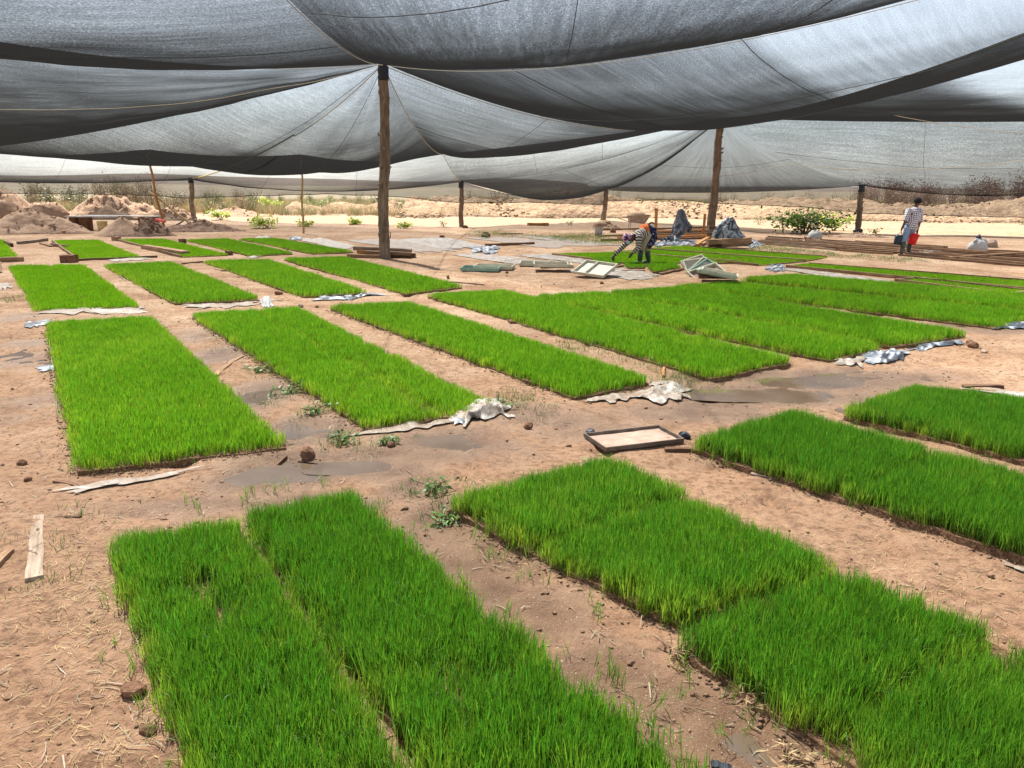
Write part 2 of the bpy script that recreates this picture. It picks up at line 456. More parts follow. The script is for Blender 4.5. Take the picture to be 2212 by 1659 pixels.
ys = np.array(sorted(set([-60, -40, -25, -15, -9, -5, -2, 0, 1] + axis([(1.5, 9, .045), (9, 16, .075), (16, 28, .13), (28, 48, .35), (48, 80, 1.0)]) + [80, 85, 92, 100, 110, 122, 136, 155, 180, 220, 280, 360, 480, 650, 900, 1300])))
GX, GY = np.meshgrid(xs, ys)
GZ = gz(GX, GY)
nx, ny = len(xs), len(ys)
verts = np.stack([GX.ravel(), GY.ravel(), GZ.ravel()], 1)
idx = np.arange(nx * ny).reshape(ny, nx)
quads = np.stack([idx[:-1, :-1].ravel(), idx[:-1, 1:].ravel(), idx[1:, 1:].ravel(), idx[1:, :-1].ravel()], 1)
gme = bpy.data.meshes.new('ground')
gme.vertices.add(len(verts)); gme.vertices.foreach_set('co', verts.astype(np.float32).ravel())
gme.loops.add(quads.size); gme.loops.foreach_set('vertex_index', quads.astype(np.int32).ravel())
gme.polygons.add(len(quads)); gme.polygons.foreach_set('loop_start', np.arange(0, quads.size, 4, dtype=np.int32))
gme.polygons.foreach_set('use_smooth', np.ones(len(quads), bool))
gme.update(calc_edges=True)
at = gme.attributes.new('wet', 'FLOAT', 'POINT')
at.data.foreach_set('value', wetness(GX, GY).astype(np.float32).ravel())

t = NT('soil')
p = t.pos()
wet = t.attr('wet', 'Fac')
n1 = t.noise(p, 0.55, 5, 0.6); n2 = t.noise(p, 3.2, 6, 0.62); n3 = t.noise(p, 17, 6, 0.7); n4 = t.noise(p, 75, 5, 0.7)
dry = t.ramp(t.math('ADD', t.math('MULTIPLY', n1, 0.55), t.math('MULTIPLY', n2, 0.45)),
             [(0.36, (0.23, 0.125, 0.066)), (0.47, (0.33, 0.20, 0.115)), (0.58, (0.42, 0.285, 0.182)), (0.70, (0.48, 0.35, 0.24))])
# the trampled soil near the front is redder and darker
sy = t.n('SeparateXYZ'); t.l(p, sy.inputs[0])
mr = t.n('MapRange'); t.l(sy.outputs[1], mr.inputs[0]); mr.inputs[1].default_value = 3.0; mr.inputs[2].default_value = 13.0
red = t.mix(t.math('MULTIPLY', n2, 1.0), (0.20, 0.102, 0.057), (0.33, 0.198, 0.118))
fr = t.math('MULTIPLY', t.math('SUBTRACT', 1.0, mr.outputs[0]), t.math('ADD', t.math('MULTIPLY', n1, 1.4), 0.15), clamp=True)
dry = t.mix(fr, dry, red)
# sand beyond the net, its colour toned down against the full sun there
mf = t.n('MapRange'); t.l(sy.outputs[1], mf.inputs[0]); mf.inputs[1].default_value = 34.0; mf.inputs[2].default_value = 42.0
dry = t.mix(t.math('MULTIPLY', mf.outputs[0], 0.8), dry, t.ramp(n2, [(0.35, (0.24, 0.155, 0.098)), (0.6, (0.33, 0.23, 0.15))]))
# far plain with dry grass
mg = t.n('MapRange'); t.l(sy.outputs[1], mg.inputs[0]); mg.inputs[1].default_value = 60.0; mg.inputs[2].default_value = 85.0
n5 = t.noise(p, 0.05, 6, 0.65)
dry = t.mix(mg.outputs[0], dry, t.ramp(n5, [(0.35, (0.15, 0.10, 0.07)), (0.5, (0.15, 0.125, 0.072)), (0.65, (0.20, 0.145, 0.095))]))
spk = t.ramp(n3, [(0.36, (0.55, 0.50, 0.47)), (0.52, (1, 1, 1)), (0.75, (1.14, 1.12, 1.08))])
dry = t.mix(1.0, dry, spk, 'MULTIPLY')
spk2 = t.ramp(n4, [(0.34, (0.62, 0.58, 0.55)), (0.46, (1, 1, 1)), (0.68, (1.0, 1.0, 1.0)), (0.76, (1.2, 1.18, 1.15))])
dry = t.mix(0.9, dry, spk2, 'MULTIPLY')
mud = t.ramp(n2, [(0.35, (0.125, 0.066, 0.036)), (0.65, (0.21, 0.125, 0.073))])
wf = t.math('ADD', wet, t.math('MULTIPLY', t.math('SUBTRACT', n2, 0.5), 0.7))
wf = t.math('MULTIPLY', t.math('SUBTRACT', wf, 0.13), 2.3, clamp=True)
col = t.mix(wf, dry, mud)
husk = t.math('MULTIPLY', t.math('GREATER_THAN', t.noise(p, 130, 2, 0.5), 0.70), t.math('GREATER_THAN', wet, 0.25))
col = t.mix(t.math('MULTIPLY', husk, 0.8), col, (0.60, 0.52, 0.42))
rg = t.math('SUBTRACT', 0.95, t.math('MULTIPLY', t.math('POWER', wf, 1.5), 0.62))
rg = t.math('ADD', rg, t.math('MULTIPLY', t.math('SUBTRACT', n3, 0.5), 0.3), clamp=True)
hgt = t.math('ADD', t.math('MULTIPLY', n3, 1.0), t.math('MULTIPLY', n4, 0.45))
nb = t.bump(hgt, 0.75, 0.035)
M['soil'] = t.done(t.bsdf(col, rg, nb, 0.26))
gme.materials.append(M['soil'])
ground = link('ground', gme); tag(ground, kind='structure')

# ---- muddy water standing in the hollows
t = NT('muddy_water'); p = t.pos()
n1 = t.noise(p, 2.0, 3); n2 = t.noise(p, 9, 3)
c = t.ramp(n1, [(0.35, (0.10, 0.068, 0.044)), (0.65, (0.145, 0.10, 0.068))])
nb = t.bump(n2, 0.06, 0.01)
M['water'] = t.done(t.bsdf(c, 0.03, nb, 0.6))
def puddle(x, y, a, b, lvl, seed):
    c = G(x, y)
    n = 48
    ring = []
    for k in range(n):
        th = 2 * PI * k / n
        r = 1.35 * (1 + .2 * math.sin(3 * th + seed) + .12 * math.sin(7 * th + seed * 2.3) + .06 * math.sin(11 * th + seed))
        ring.append((c.x + a * r * math.cos(th), c.y + b * r * math.sin(th)))
    rr = np.random.default_rng(int(seed * 10)); q = rr.normal(0, .45, (300, 2))
    zz = gz(c.x + q[:, 0] * a, c.y + q[:, 1] * b)
    z = float(np.quantile(zz, lvl))
    edge = gz(np.array([p[0] for p in ring]), np.array([p[1] for p in ring]))
    z = min(z, float(np.quantile(edge, .18)))
    vs = [Vector((c.x, c.y, z))] + [Vector((p[0], p[1], z)) for p in ring]
    fs = [(0, 1 + k, 1 + (k + 1) % n) for k in range(n)]
    o = link('puddle', mesh('puddle', vs, fs, M['water'])); tag(o, kind='structure')
for i, (x, y, a, b, z) in enumerate([(665, 1008, .62, .34, .55), (870, 985, .6, .26, .55), (960, 958, .55, .22, .55), (1690, 838, 1.25, .48, .55), (1850, 815, .8, .4, .55),
        (650, 928, .22, .42, .55), (560, 850, .3, .5, .55), (1640, 1622, .17, .12, .55), (60, 780, .4, .6, .55), (560, 1040, .4, .2, .55),(2150,714,.7,.35,.55)]):
    puddle(x, y, a, b, z, i * 1.7)
# ================================================================== shade net
t = NT('shade_net'); lu = t.attr('luv')
geo = t.n('NewGeometry')
dp = t.n('VectorMath', operation='DOT_PRODUCT'); t.l(geo.outputs['Incoming'], dp.inputs[0]); t.l(geo.outputs['Normal'], dp.inputs[1])
cs = t.math('MAXIMUM', t.math('ABSOLUTE', dp.outputs['Value']), 0.04)
st = t.noise(t.mapped(lu, (2.2, 0.16, 1)), 4.0, 5, 0.65)          # streaks along the roll
bl = t.noise(lu, 0.5, 3)
wv = t.noise(t.mapped(lu, (52, 34, 1)), 1.0, 3, 0.8)               # coarse knit
tau = t.math('ADD', t.math('MULTIPLY', t.math('SUBTRACT', st, 0.5), 0.55), t.math('MULTIPLY', t.math('SUBTRACT', bl, 0.5), 0.3))
tau = t.math('ADD', tau, t.math('MULTIPLY', t.math('SUBTRACT', wv, 0.5), 2.0))
tau = t.math('MULTIPLY', t.math('MAXIMUM', t.math('ADD', tau, 0.74), 0.08), t.attr('dens', 'Fac'))
T = t.math('EXPONENT', t.math('MULTIPLY', t.math('DIVIDE', tau, cs), -1.0))
tp = t.n('BsdfTransparent'); tp.inputs[0].default_value = (0.93, 0.96, 1.0, 1)
ycol = t.ramp(wv, [(0.3, (0.008, 0.0075, 0.007)), (0.7, (0.02, 0.019, 0.018))])
df = t.n('BsdfDiffuse'); t.l(ycol, df.inputs[0])
tl = t.n('BsdfTranslucent'); tl.inputs[0].default_value = (0.012, 0.012, 0.012, 1)
m1 = t.n('MixShader'); m1.inputs[0].default_value = 0.45; t.l(df.outputs[0], m1.inputs[1]); t.l(tl.outputs[0], m1.inputs[2])
m2 = t.n('MixShader'); t.l(T, m2.inputs[0]); t.l(m1.outputs[0], m2.inputs[1]); t.l(tp.outputs[0], m2.inputs[2])
M['net'] = t.done(m2.outputs[0])
M['seam'] = plain('net_seam', (0.012, 0.012, 0.013), (0.03, 0.03, 0.032), 40, 0.9)

def post_pt(base, top):
    b = G(*base); tp = AT(top[0], top[1], b.y)
    return b, tp
P1b, P1 = post_pt((831, 558), (828, 137))
P2 = AT(1557, 255, 38.5); P2b = Vector((P2.x - .1, P2.y, 0))
E4b, E4 = post_pt((418, 474), (412, 385))
E9b, E9 = post_pt((997, 490), (996, 392))
E13b, E13 = post_pt((1303, 476), (1310, 410))
E18b, E18 = post_pt((1852, 503), (1862, 400))
print('posts', P1, P2, E4, E9, E13, E18)
EL = AT(-150, 384, 42.0)
ER = AT(2350, 414, 35.0)
N0 = Vector((-2.5, 0, 5.35)); N1 = Vector((9, 7, 5.3)); N2 = Vector((11, 8, 6.2))
W = Vector((-17, 12, 6.2)); W2 = Vector((-28, 31, 5.9)); C0 = Vector((5, -9, 6.6)); C1 = Vector((-17, -7, 6.6))
R2 = Vector((38, 32, 5.4)); C2 = Vector((32, 2, 8.5))
def cable(p, q, sag, n=48, pw=1.0):
    out = []
    for i in range(n + 1):
        s = i / n
        v = p.lerp(q, s); v.z -= 4 * sag * s * (1 - s)
        out.append(v)
    return out
KB = {}
def cab(k, p, q, sag):
    KB[k] = cable(p, q, sag); return KB[k]
cab('p1p2', P1, P2, .95); cab('p1n1', P1, N1, .9); cab('p2n2', P2, N2, .8); cab('p1n0', P1, N0, .85)
cab('p1w', P1, W, .95); cab('p1w2', P1, W2, 1.1); cab('p1e4', P1, E4, .75); cab('p1e9', P1, E9, .55)
cab('p2e13', P2, E13, .35); cab('p2e18', P2, E18, .35); cab('p2r2', P2, R2, .4)
cab('e4el', E4, EL, .25); cab('e4e9', E4, E9, .55); cab('e9e13', E9, E13, .60); cab('e13e18', E13, E18, .22); cab('e18er', E18, ER, .30)
NN = 48
def coons(c0, c1, d0, d1, sag, pw=1.0, wr=0.05, seed=0, skew=1.0):
    """c0: s at t=0, c1: s at t=1, d0: t at s=0, d1: t at s=1"""
    c0, c1, d0, d1 = [np.array([tuple(p) for p in c]) for c in (c0, c1, d0, d1)]
    n = NN
    s = np.linspace(0, 1, n + 1)
    S, Tt = np.meshgrid(s, s, indexing='ij')
    S3 = S[..., None]; T3 = Tt[..., None]
    P = (1 - T3) * c0[:, None, :] + T3 * c1[:, None, :] + (1 - S3) * d0[None] + S3 * d1[None] \
        - ((1 - S3) * (1 - T3) * c0[0] + S3 * (1 - T3) * c0[-1] + (1 - S3) * T3 * c1[0] + S3 * T3 * c1[-1])
    wS = 4 * S * (1 - S); wT = 4 * Tt ** skew * (1 - Tt ** skew)
    k = (wS * wT) ** pw
    P[..., 2] -= sag * k
    ls = np.linalg.norm(np.diff(P[:, n // 2], axis=0), axis=1).sum(); lt = np.linalg.norm(np.diff(P[n // 2], axis=0), axis=1).sum()
    U = S * ls; V = Tt * lt
    P[..., 2] += wr * np.minimum(k * 3, 1) * (fbm(U * .55 + seed, V * .22, seed, 3) + .5 * fbm(U * .16, V * .8 + seed, seed + 7, 3))
    return P, U, V
net_pts = {}
def panel(key, c0, c1, d0, d1, sag, pw=1.0, seams=(), vseams=(), wr=.06, name='net_panel', label=None, dens=None, folds=None, skew=1.0):
    P, U, V = coons(c0, c1, d0, d1, sag, pw, wr, len(net_pts) * 13, skew)
    if folds:
        n = NN; s_ = np.linspace(0, 1, n + 1); S_, T_ = np.meshgrid(s_, s_, indexing='ij')
        P[..., 2] += folds[0] * np.sin(2 * PI * folds[1] * T_ + 1.2 * S_) * np.minimum(1, 5 * T_ * (1 - T_)) * np.minimum(1, 3 * S_)
    net_pts[key] = P
    if key in ('middle', 'right', 'farright', 'middle2', 'middle_b', 'upright', 'backright', 'left', 'outer'): U, V = V, U
    n = NN
    I = np.arange((n + 1) ** 2).reshape(n + 1, n + 1)
    F = np.stack([I[:-1, :-1].ravel(), I[1:, :-1].ravel(), I[1:, 1:].ravel(), I[:-1, 1:].ravel()], 1)
    S_, T_ = np.meshgrid(np.linspace(0, 1, n + 1), np.linspace(0, 1, n + 1), indexing='ij')
    me = mesh(name, P.reshape(-1, 3), F, M['net'], True,
              {'dens': ('FLOAT', (np.ones_like(S_) if dens is None else dens(S_, T_)).ravel()), 'luv': ('FLOAT_VECTOR', np.stack([U.ravel(), V.ravel(), np.full(U.size, len(net_pts) * 3.7)], 1))})
    o = link(name, me, NET)
    if label: o['label'] = label
    for a in seams:                                  # stitched joints between strips of net
        i = a * n; i0 = int(i); f = i - i0
        path = P[i0] * (1 - f) + P[min(i0 + 1, n)] * f
        MB().add(*tube_vf([Vector(q) - Vector((0, 0, .006)) for q in path[::2]], .006, 4)).build('seam', M['seam'], o)
    for a in vseams:
        i = a * n; i0 = int(i); f = i - i0
        path = P[:, i0] * (1 - f) + P[:, min(i0 + 1, n)] * f
        MB().add(*tube_vf([Vector(q) - Vector((0, 0, .006)) for q in path[::2]], .006, 4)).build('seam', M['seam'], o)
    return o
NET = empty('shade_net', (0, 20, 0), 'huge dark grey shade net sagging between the posts over the seedling beds', 'shade net')
NET.location = (0, 0, 0)
def pt(p): return [p] * (NN + 1)
def rev(c): return list(reversed(c))
w_c = cable(N0, W, .9); n0c = cable(N0, C0, .8); n1c = cable(N1, C0, .8); n2n1 = cable(N1, N2, .8)
cab('p2e9', P2, E9, .6)
TA = AT(-100, 325, 39); TB = AT(318, 322, 40); TC = AT(652, 333, 39.5); TD = AT(958, 333, 34.5)
def poly(pts, sags):
    """49 points spread evenly along a chain of sagging spans"""
    n = len(pts) - 1; P = []
    dense = []
    for i in range(n):
        c = cable(pts[i], pts[i + 1], sags[i], 60); dense += c if i == 0 else c[1:]
    L = [0]
    for i in range(len(dense) - 1): L.append(L[-1] + (dense[i + 1] - dense[i]).length)
    out = []; j = 0
    for k in range(NN + 1):
        d = L[-1] * k / NN
        while j < len(dense) - 2 and L[j + 1] < d: j += 1
        f = (d - L[j]) / max(1e-6, L[j + 1] - L[j])
        out.append(dense[j].lerp(dense[j + 1], min(1, max(0, f))))
    return out
cab('p1ta', P1, TA, .35); cab('p1td', P1, TD, .5)
KB['p1e9'] = poly([P1, TD, E9], [.5, .12])
tier = poly([TA, TB, TC, TD], [.25, .2, .3]); KB['tier'] = tier
peri = poly([EL, E4, E9], [.25, .55])
panel('upleft', KB['p1n0'], cable(W, C1, .8), KB['p1w'], cable(N0, C1, .8), .35, 1, seams=(.3, .72), vseams=(.5,), dens=lambda S, T: .60 + 0 * S)
panel('top', KB['p1n1'], n0c, KB['p1n0'], n1c, .12, 1, seams=(.35, .5625), vseams=(.45,), dens=lambda S, T: np.where(S > .57, .30, .50))
panel('right', KB['p1p2'], n2n1, KB['p1n1'], KB['p2n2'], .03, 1, seams=(.33, .66), vseams=(.27, .5625), dens=lambda S, T: np.where(T > .57, .46, .80))
panel('left', KB['p1w'], KB['p1ta'], pt(P1), cable(W, TA, .35), .25, 1, seams=(), vseams=(.62,), dens=lambda S, T: .8 + 0 * S)
panel('belly', KB['p1ta'], KB['p1td'], pt(P1), tier, 1.3, 1, vseams=(.3, .6), seams=(.55,))
panel('outer', tier, peri, cable(TA, EL, .15), poly([TD, E9], [.12]), .35, 1, seams=(.2, .4, .6, .8), dens=lambda S, T: .62 + 0 * S)
cab('tdp2', TD, P2, .08)
panel('middle', KB['p1p2'], pt(TD), KB['p1td'], rev(KB['tdp2']), .22, 1, seams=(.35, .65), vseams=(.4,), dens=lambda S, T: .85 + 0 * S)
panel('middle_b', KB['tdp2'], cable(E9, P2, .6), poly([TD, E9], [.12]), pt(P2), .12, 1, seams=(.3, .55), dens=lambda S, T: .8 + 0 * S)
panel('middle2', KB['p2e9'], KB['p2e13'], pt(P2), KB['e9e13'], .35, 1, seams=(.6,), vseams=(.33, .66), dens=lambda S, T: 1.25 + 0 * S, folds=(.12, 1))
panel('backright', KB['p2e13'], KB['p2e18'], pt(P2), KB['e13e18'], .15, 1, seams=(.5,), vseams=(.5,), dens=lambda S, T: 1.6 + 0 * S)
panel('farright', KB['p2r2'], KB['e18er'], KB['p2e18'], cable(R2, ER, .2), .35, 1, seams=(.3, .6), vseams=(.4,), dens=lambda S, T: 1.9 + 0 * S, folds=(.2, 2))
panel('upright', KB['p2r2'], cable(N2, C2, .6), KB['p2n2'], cable(R2, C2, .6), .12, 1, seams=(.3, .6), vseams=(.3,), dens=lambda S, T: .17 + .5 * (1 - sstep(-.06, .03, T - .57 + 1.0 * S)))
for k_, v_ in KB.items():
    print(k_, [tuple(round(q) for q in PX(v_[i])) for i in (0, 12, 24, 36, 48) if v_[i].y > 4])

# hanging curtain along the outer edge
def skirt(c, hem_px, label):
    n = NN
    top = np.array([tuple(p) for p in c])
    hx = [h[0] for h in hem_px]; hy = [h[1] for h in hem_px]
    P = np.zeros((n + 1, 9, 3))
    for i in range(n + 1):
        x, y = PX(top[i])
        yh = np.interp(x, hx, hy) + math.sin(i * .9) * .6
        b = AT(x, yh, top[i][1])
        for j in range(9):
            s = j / 8
            q = top[i] * (1 - s) + np.array(tuple(b)) * s
            q[1] += .10 * math.sin(i * .8 + j * .25) * s; q[0] += .05 * math.sin(i * 1.7) * s
            P[i, j] = q
    I = np.arange((n + 1) * 9).reshape(n + 1, 9)
    F = np.stack([I[:-1, :-1].ravel(), I[1:, :-1].ravel(), I[1:, 1:].ravel(), I[:-1, 1:].ravel()], 1)
    L = np.linalg.norm(top[-1] - top[0])
    U = np.repeat(np.linspace(0, L, n + 1)[:, None], 9, 1); V = np.repeat(np.linspace(0, 1.5, 9)[None], n + 1, 0)
    o = link('net_curtain', mesh('net_curtain', P.reshape(-1, 3), F, M['net'], True, {'dens': ('FLOAT', np.full(U.size, .8)), 'luv': ('FLOAT_VECTOR', np.stack([V.ravel(), U.ravel(), U.ravel() * 0], 1))}), NET)
    MB().add(*tube_vf([Vector(P[i, 8]) for i in range(n + 1)], .016, 4)).build('hem', M['seam'], o)
    MB().add(*tube_vf([Vector(P[i, 0]) - Vector((0, 0, .01)) for i in range(n + 1)], .014, 4)).build('hem', M['seam'], o)
skirt(KB['e4el'], [(-200, 417), (0, 418), (281, 420), (408, 428)], 0)
skirt(KB['e4e9'], [(412, 428), (560, 423), (700, 419), (849, 424), (997, 439)], 0)
skirt(KB['e9e13'], [(997, 438), (1150, 437), (1303, 443)], 0)
skirt(KB['e13e18'], [(1310, 434), (1468, 431), (1540, 439), (1733, 447), (1860, 460)], 0)
skirt(KB['e18er'], [(1856, 460), (1982, 464), (2212, 470), (2400, 474)], 0)

# ropes
def rope(pts, r, mat, label, group=None):
    o = MB().add(*tube_vf([Vector(q) for q in pts], r, 5)).build('rope', mat, None)
    tag(o, label, 'rope', group)
def lower(c, d): return [p - Vector((0, 0, d)) for p in c]
rope(lower(KB['p1p2'], .05), .013, M['rope'], 'thin pale rope sagging under the net from the big post to the right tall post')
rope(lower(KB['p1n1'], .04), .006, M['rope'], 'pale rope along the net edge rising from the big post to the upper right')
rope(lower(KB['p2n2'], .05), .018, M['rope_yellow'], 'yellowish rope running from the right tall post up to the right picture edge')
rope(lower(KB['p1w'], .04), .006, M['rope'], 'thin pale rope from the big post to the left picture edge, upper of two')
w2_ = [Vector(q) for q in net_pts['left'][:, 20]]
rope(lower(w2_, .05), .007, M['rope'], 'sagging pale rope on the dark net left of the big post, lower of two')
rope(lower(KB['p1n0'], .04), .007, M['rope'], 'pale rope on the net joint rising steeply left from the big post')
rope(lower(KB['p1e9'], .04), .012, M['rope'], 'pale rope running down right from the big post to a short far post')
ra = AT(635, 291, 26.5); rb = E4 + Vector((.1, -.05, -.02))
rope([ra.lerp(rb, i / 20) - Vector((0, 0, .8 * (i / 20) * (1 - i / 20))) for i in range(21)], .024, M['rope_yellow'], 'yellow knotted rope tied to the top of the short left post')
rope(lower(cable(P1 + Vector((-.1, 0, -.05)), ra, .12), .05), .012, M['rope'], 'thin dark rope from the top of the big post to the yellow rope')
rope(lower(cable(P2, E13, .35), .05), .014, M['rope'], 'pale rope from the right tall post down left to a short far post')
rope(cable(AT(1420, 382, 41), AT(1700, 355, 36), .25) + cable(AT(1700, 355, 36), AT(2212, 346, 33), .3)[1:], .012, M['rope'], 'pale rope stretched sideways under the far right net')
rope(cable(AT(1800, 219, 30), AT(2260, 290, 33), .2), .010, M['rope'], 'thin rope from the yellowish rope to the right picture edge')

# ================================================================== posts
def trunk_mb(base, top, r0, r1, seed, n=14, segs=34, wob=.03):
    rng = random.Random(seed)
    path = []; rad = []
    for i in range(segs + 1):
        s = i / segs
        p = base.lerp(top, s)
        p = p + Vector((math.sin(s * 7 + seed) * wob + math.sin(s * 17 + seed * 2) * wob * .3, math.cos(s * 5 + seed) * wob, 0)) * min(1, 4 * s * (1 - s) + .1)
        path.append(p)
        r = r0 + (r1 - r0) * s
        rad.append(r * (1 + rng.uniform(-.05, .05)))
    V, F, UV = tube_vf(path, rad, n)
    out = []
    for k, v in enumerate(V):
        i = k // n
        c = path[i]; d = v - c
        out.append(c + d * (1 + .16 * (float(vnoise(k % n * .9 + seed, i * .35, seed)) - .5) + .08 * (rng.random() - .5)))
    UV = [(u[1], u[0], 0) for u in UV]
    return out, F, UV
def post(base, top, r0, r1, label, seed, wrap=True, wraplen=.45, knots=5, flakes=16, group='rough wooden posts carrying the shade net'):
    t0 = base + Vector((0, 0, -.15))
    o = empty('wooden_post', base, label, 'post', group)
    loc = -base
    MBt = MB().add(*trunk_mb(t0 + loc, top + loc, r0, r1, seed))
    MBt.build('trunk', M['bark'], o, True)
    rng = random.Random(seed)
    h = top.z - base.z
    ax = (top - base)
    if wrap:
        a = base + ax * (1 - wraplen / h); 
        path = [a.lerp(top + Vector((0, 0, .03)), i / 6) + loc for i in range(7)]
        V, F, UV = tube_vf(path, [r1 * rng.uniform(1.12, 1.3) for _ in path], 12)
        V = [v + Vector((rng.uniform(-.012, .012), rng.uniform(-.012, .012), 0)) for v in V]
        MB().add(V, F, UV).build('wrapping', M['black_plastic'], o, True)
    for k in range(knots):
        s = rng.uniform(.2, .85); th = rng.uniform(-PI, 0.0)
        c = base + ax * s + loc
        d = Vector((math.cos(th), math.sin(th), .4))
        r = r0 + (r1 - r0) * s
        MB().add(*tube_vf([c + d * r * .7, c + d * r * 1.25, c + d * r * 1.55 + Vector((0, 0, .01))], [r * .35, r * .25, r * .12], 7)).build('knot', M['bark'], o, True)
    if flakes:
        for k in range(flakes):
            fl = MB()
            s = rng.uniform(.05, .9); th = rng.uniform(0, 2 * PI)
            r = (r0 + (r1 - r0) * s)
            c = base + ax * s + loc
            d = Vector((math.cos(th), math.sin(th), 0)); tn = Vector((-d.y, d.x, 0))
            L = rng.uniform(.06, .2); w = rng.uniform(.02, .045); out = rng.uniform(.01, .05)
            a = c + d * r * .98
            fl.add([a - tn * w, a + tn * w, a + tn * w * .8 + Vector((0, 0, L)) + d * out, a - tn * w * .7 + Vector((0, 0, L)) + d * out * .7,
                    a + d * .02 - tn * w, a + d * .02 + tn * w],
                   [(0, 1, 2, 3), (4, 5, 2, 3), (0, 4, 3), (1, 2, 5)])
            fl.build('bark_flake', M['bark'], o)
    return o
post(P1b, P1, .155, .115, 'tall thick bark-covered post rising from the timber pile, centre left', 3, True, .42, 6, 26)
post(P2b, P2, .20, .16, 'tall rough post behind the plastic heap and stacked timber', 5, False, .3, 5, 18)
post(E4b, E4, .145, .115, 'short dark post beside the dirt heaps at left', 8, True, .25, 2, 6)
post(E9b, E9, .115, .10, 'short far post in the middle standing alone on the bright sand', 9, True, .3, 2, 6)
post(E13b, E13, .16, .13, 'short far post by the bucket and wheelbarrow', 10, False, .3, 2, 6)
post(E18b, E18, .135, .11, 'short post with a black plastic wrapped foot beside the big green bush', 12, True, .3, 3, 8)
# black plastic lump at the foot of the right short post
# ================================================================== seedling beds
def blade(mb, x, y, h, w, lean, az, bend, rnd, hue, segs=3):
    """one grass blade, 2*segs-1 triangles"""
    d = Vector((math.cos(az), math.sin(az), 0)); s = Vector((-d.y, d.x, 0))
    rt = random.uniform(0, PI); s = Vector((math.cos(rt), math.sin(rt), 0))
    vs = []; uv = []
    p = Vector((x, y, 0)); ang = lean
    st = h / segs
    for k in range(segs):
        ww = w * (1 - .35 * k / segs) * (.75 if k == 0 else 1)
        vs += [p - s * ww / 2, p + s * ww / 2]; f = k / segs
        uv += [(rnd, f ** .6, hue)] * 2
        p = p + (Vector((0, 0, 1)) * math.cos(ang) + d * math.sin(ang)) * st
        ang += bend / segs * (1 + k * .6)
    vs.append(p); uv.append((rnd, 1, hue))
    fs = [(2 * k, 2 * k + 1, 2 * k + 3, 2 * k + 2) for k in range(segs - 1)] + [(2 * segs - 2, 2 * segs - 1, 2 * segs)]
    mb.add(vs, fs, uv)
def make_clump(seed, n, size, h, w, wild, segs=3):
    random.seed(seed)
    mb = MB()
    for k in range(n):
        x = random.uniform(-.5, .5) * size * 1.25; y = random.uniform(-.5, .5) * size * 1.25
        r = random.random()
        hh = h * random.choice([random.uniform(.75, 1.05), random.uniform(.85, 1.08), random.uniform(.5, .9)])
        lean = abs(random.gauss(0, .13)); bend = abs(random.gauss(.12, .22))
        if random.random() < wild: bend = random.uniform(.9, 2.1); lean = random.uniform(.1, .35); hh *= 1.2
        blade(mb, x, y, hh, w * random.uniform(.7, 1.25), lean, random.uniform(0, 2 * PI), bend, r, random.random(), segs)
    return mb
CLUMPS = {}
def clump_set(key, count, n, size, h, w, wild, mat, segs=3):
    out = []
    for k in range(count):
        me = make_clump(hash((len(CLUMPS), k)) % 9999 + k, n, size, h, w, wild, segs).me('seedling_clump', M[mat], True)
        out.append(bpy.data.objects.new('seedling_clump', me))
    CLUMPS[key] = out
clump_set('near', 6, 92, .08, 1.0 * .152, .0040, .04, 'rice')
clump_set('mid', 6, 60, .10, .12, .0050, .02, 'rice_mid')
clump_set('far', 5, 40, .14, .10, .009, .0, 'rice_mid', 2)
clump_set('low', 5, 44, .14, .06, .009, .0, 'rice_light', 2)
clump_set('lowmid', 5, 44, .12, .09, .007, .0, 'rice_light', 2)
def scatter_group(name, objs):
    ng = bpy.data.node_groups.new(name, 'GeometryNodeTree')
    ng.interface.new_socket('Geometry', in_out='INPUT', socket_type='NodeSocketGeometry')
    ng.interface.new_socket('Geometry', in_out='OUTPUT', socket_type='NodeSocketGeometry')
    N = ng.nodes.new; L = ng.links.new
    gi = N('NodeGroupInput'); go = N('NodeGroupOutput')
    jn = N('GeometryNodeJoinGeometry')
    for o in objs:
        oi = N('GeometryNodeObjectInfo'); oi.inputs['Object'].default_value = o; oi.inputs['As Instance'].default_value = True
        L(oi.outputs['Geometry'], jn.inputs[0])
    ip = N('GeometryNodeInstanceOnPoints'); ip.inputs['Pick Instance'].default_value = True
    L(gi.outputs[0], ip.inputs['Points']); L(jn.outputs[0], ip.inputs['Instance'])
    for nm, typ, sock in (('idx', 'INT', 'Instance Index'), ('rot', 'FLOAT_VECTOR', 'Rotation'), ('scl', 'FLOAT_VECTOR', 'Scale')):
        na = N('GeometryNodeInputNamedAttribute'); na.data_type = typ; na.inputs['Name'].default_value = nm
        L(na.outputs['Attribute'], ip.inputs[sock])
    L(ip.outputs[0], go.inputs[0])
    return ng
SG = {k: scatter_group('scatter_' + k, v) for k, v in CLUMPS.items()}
SGN = {k: len(v) for k, v in CLUMPS.items()}
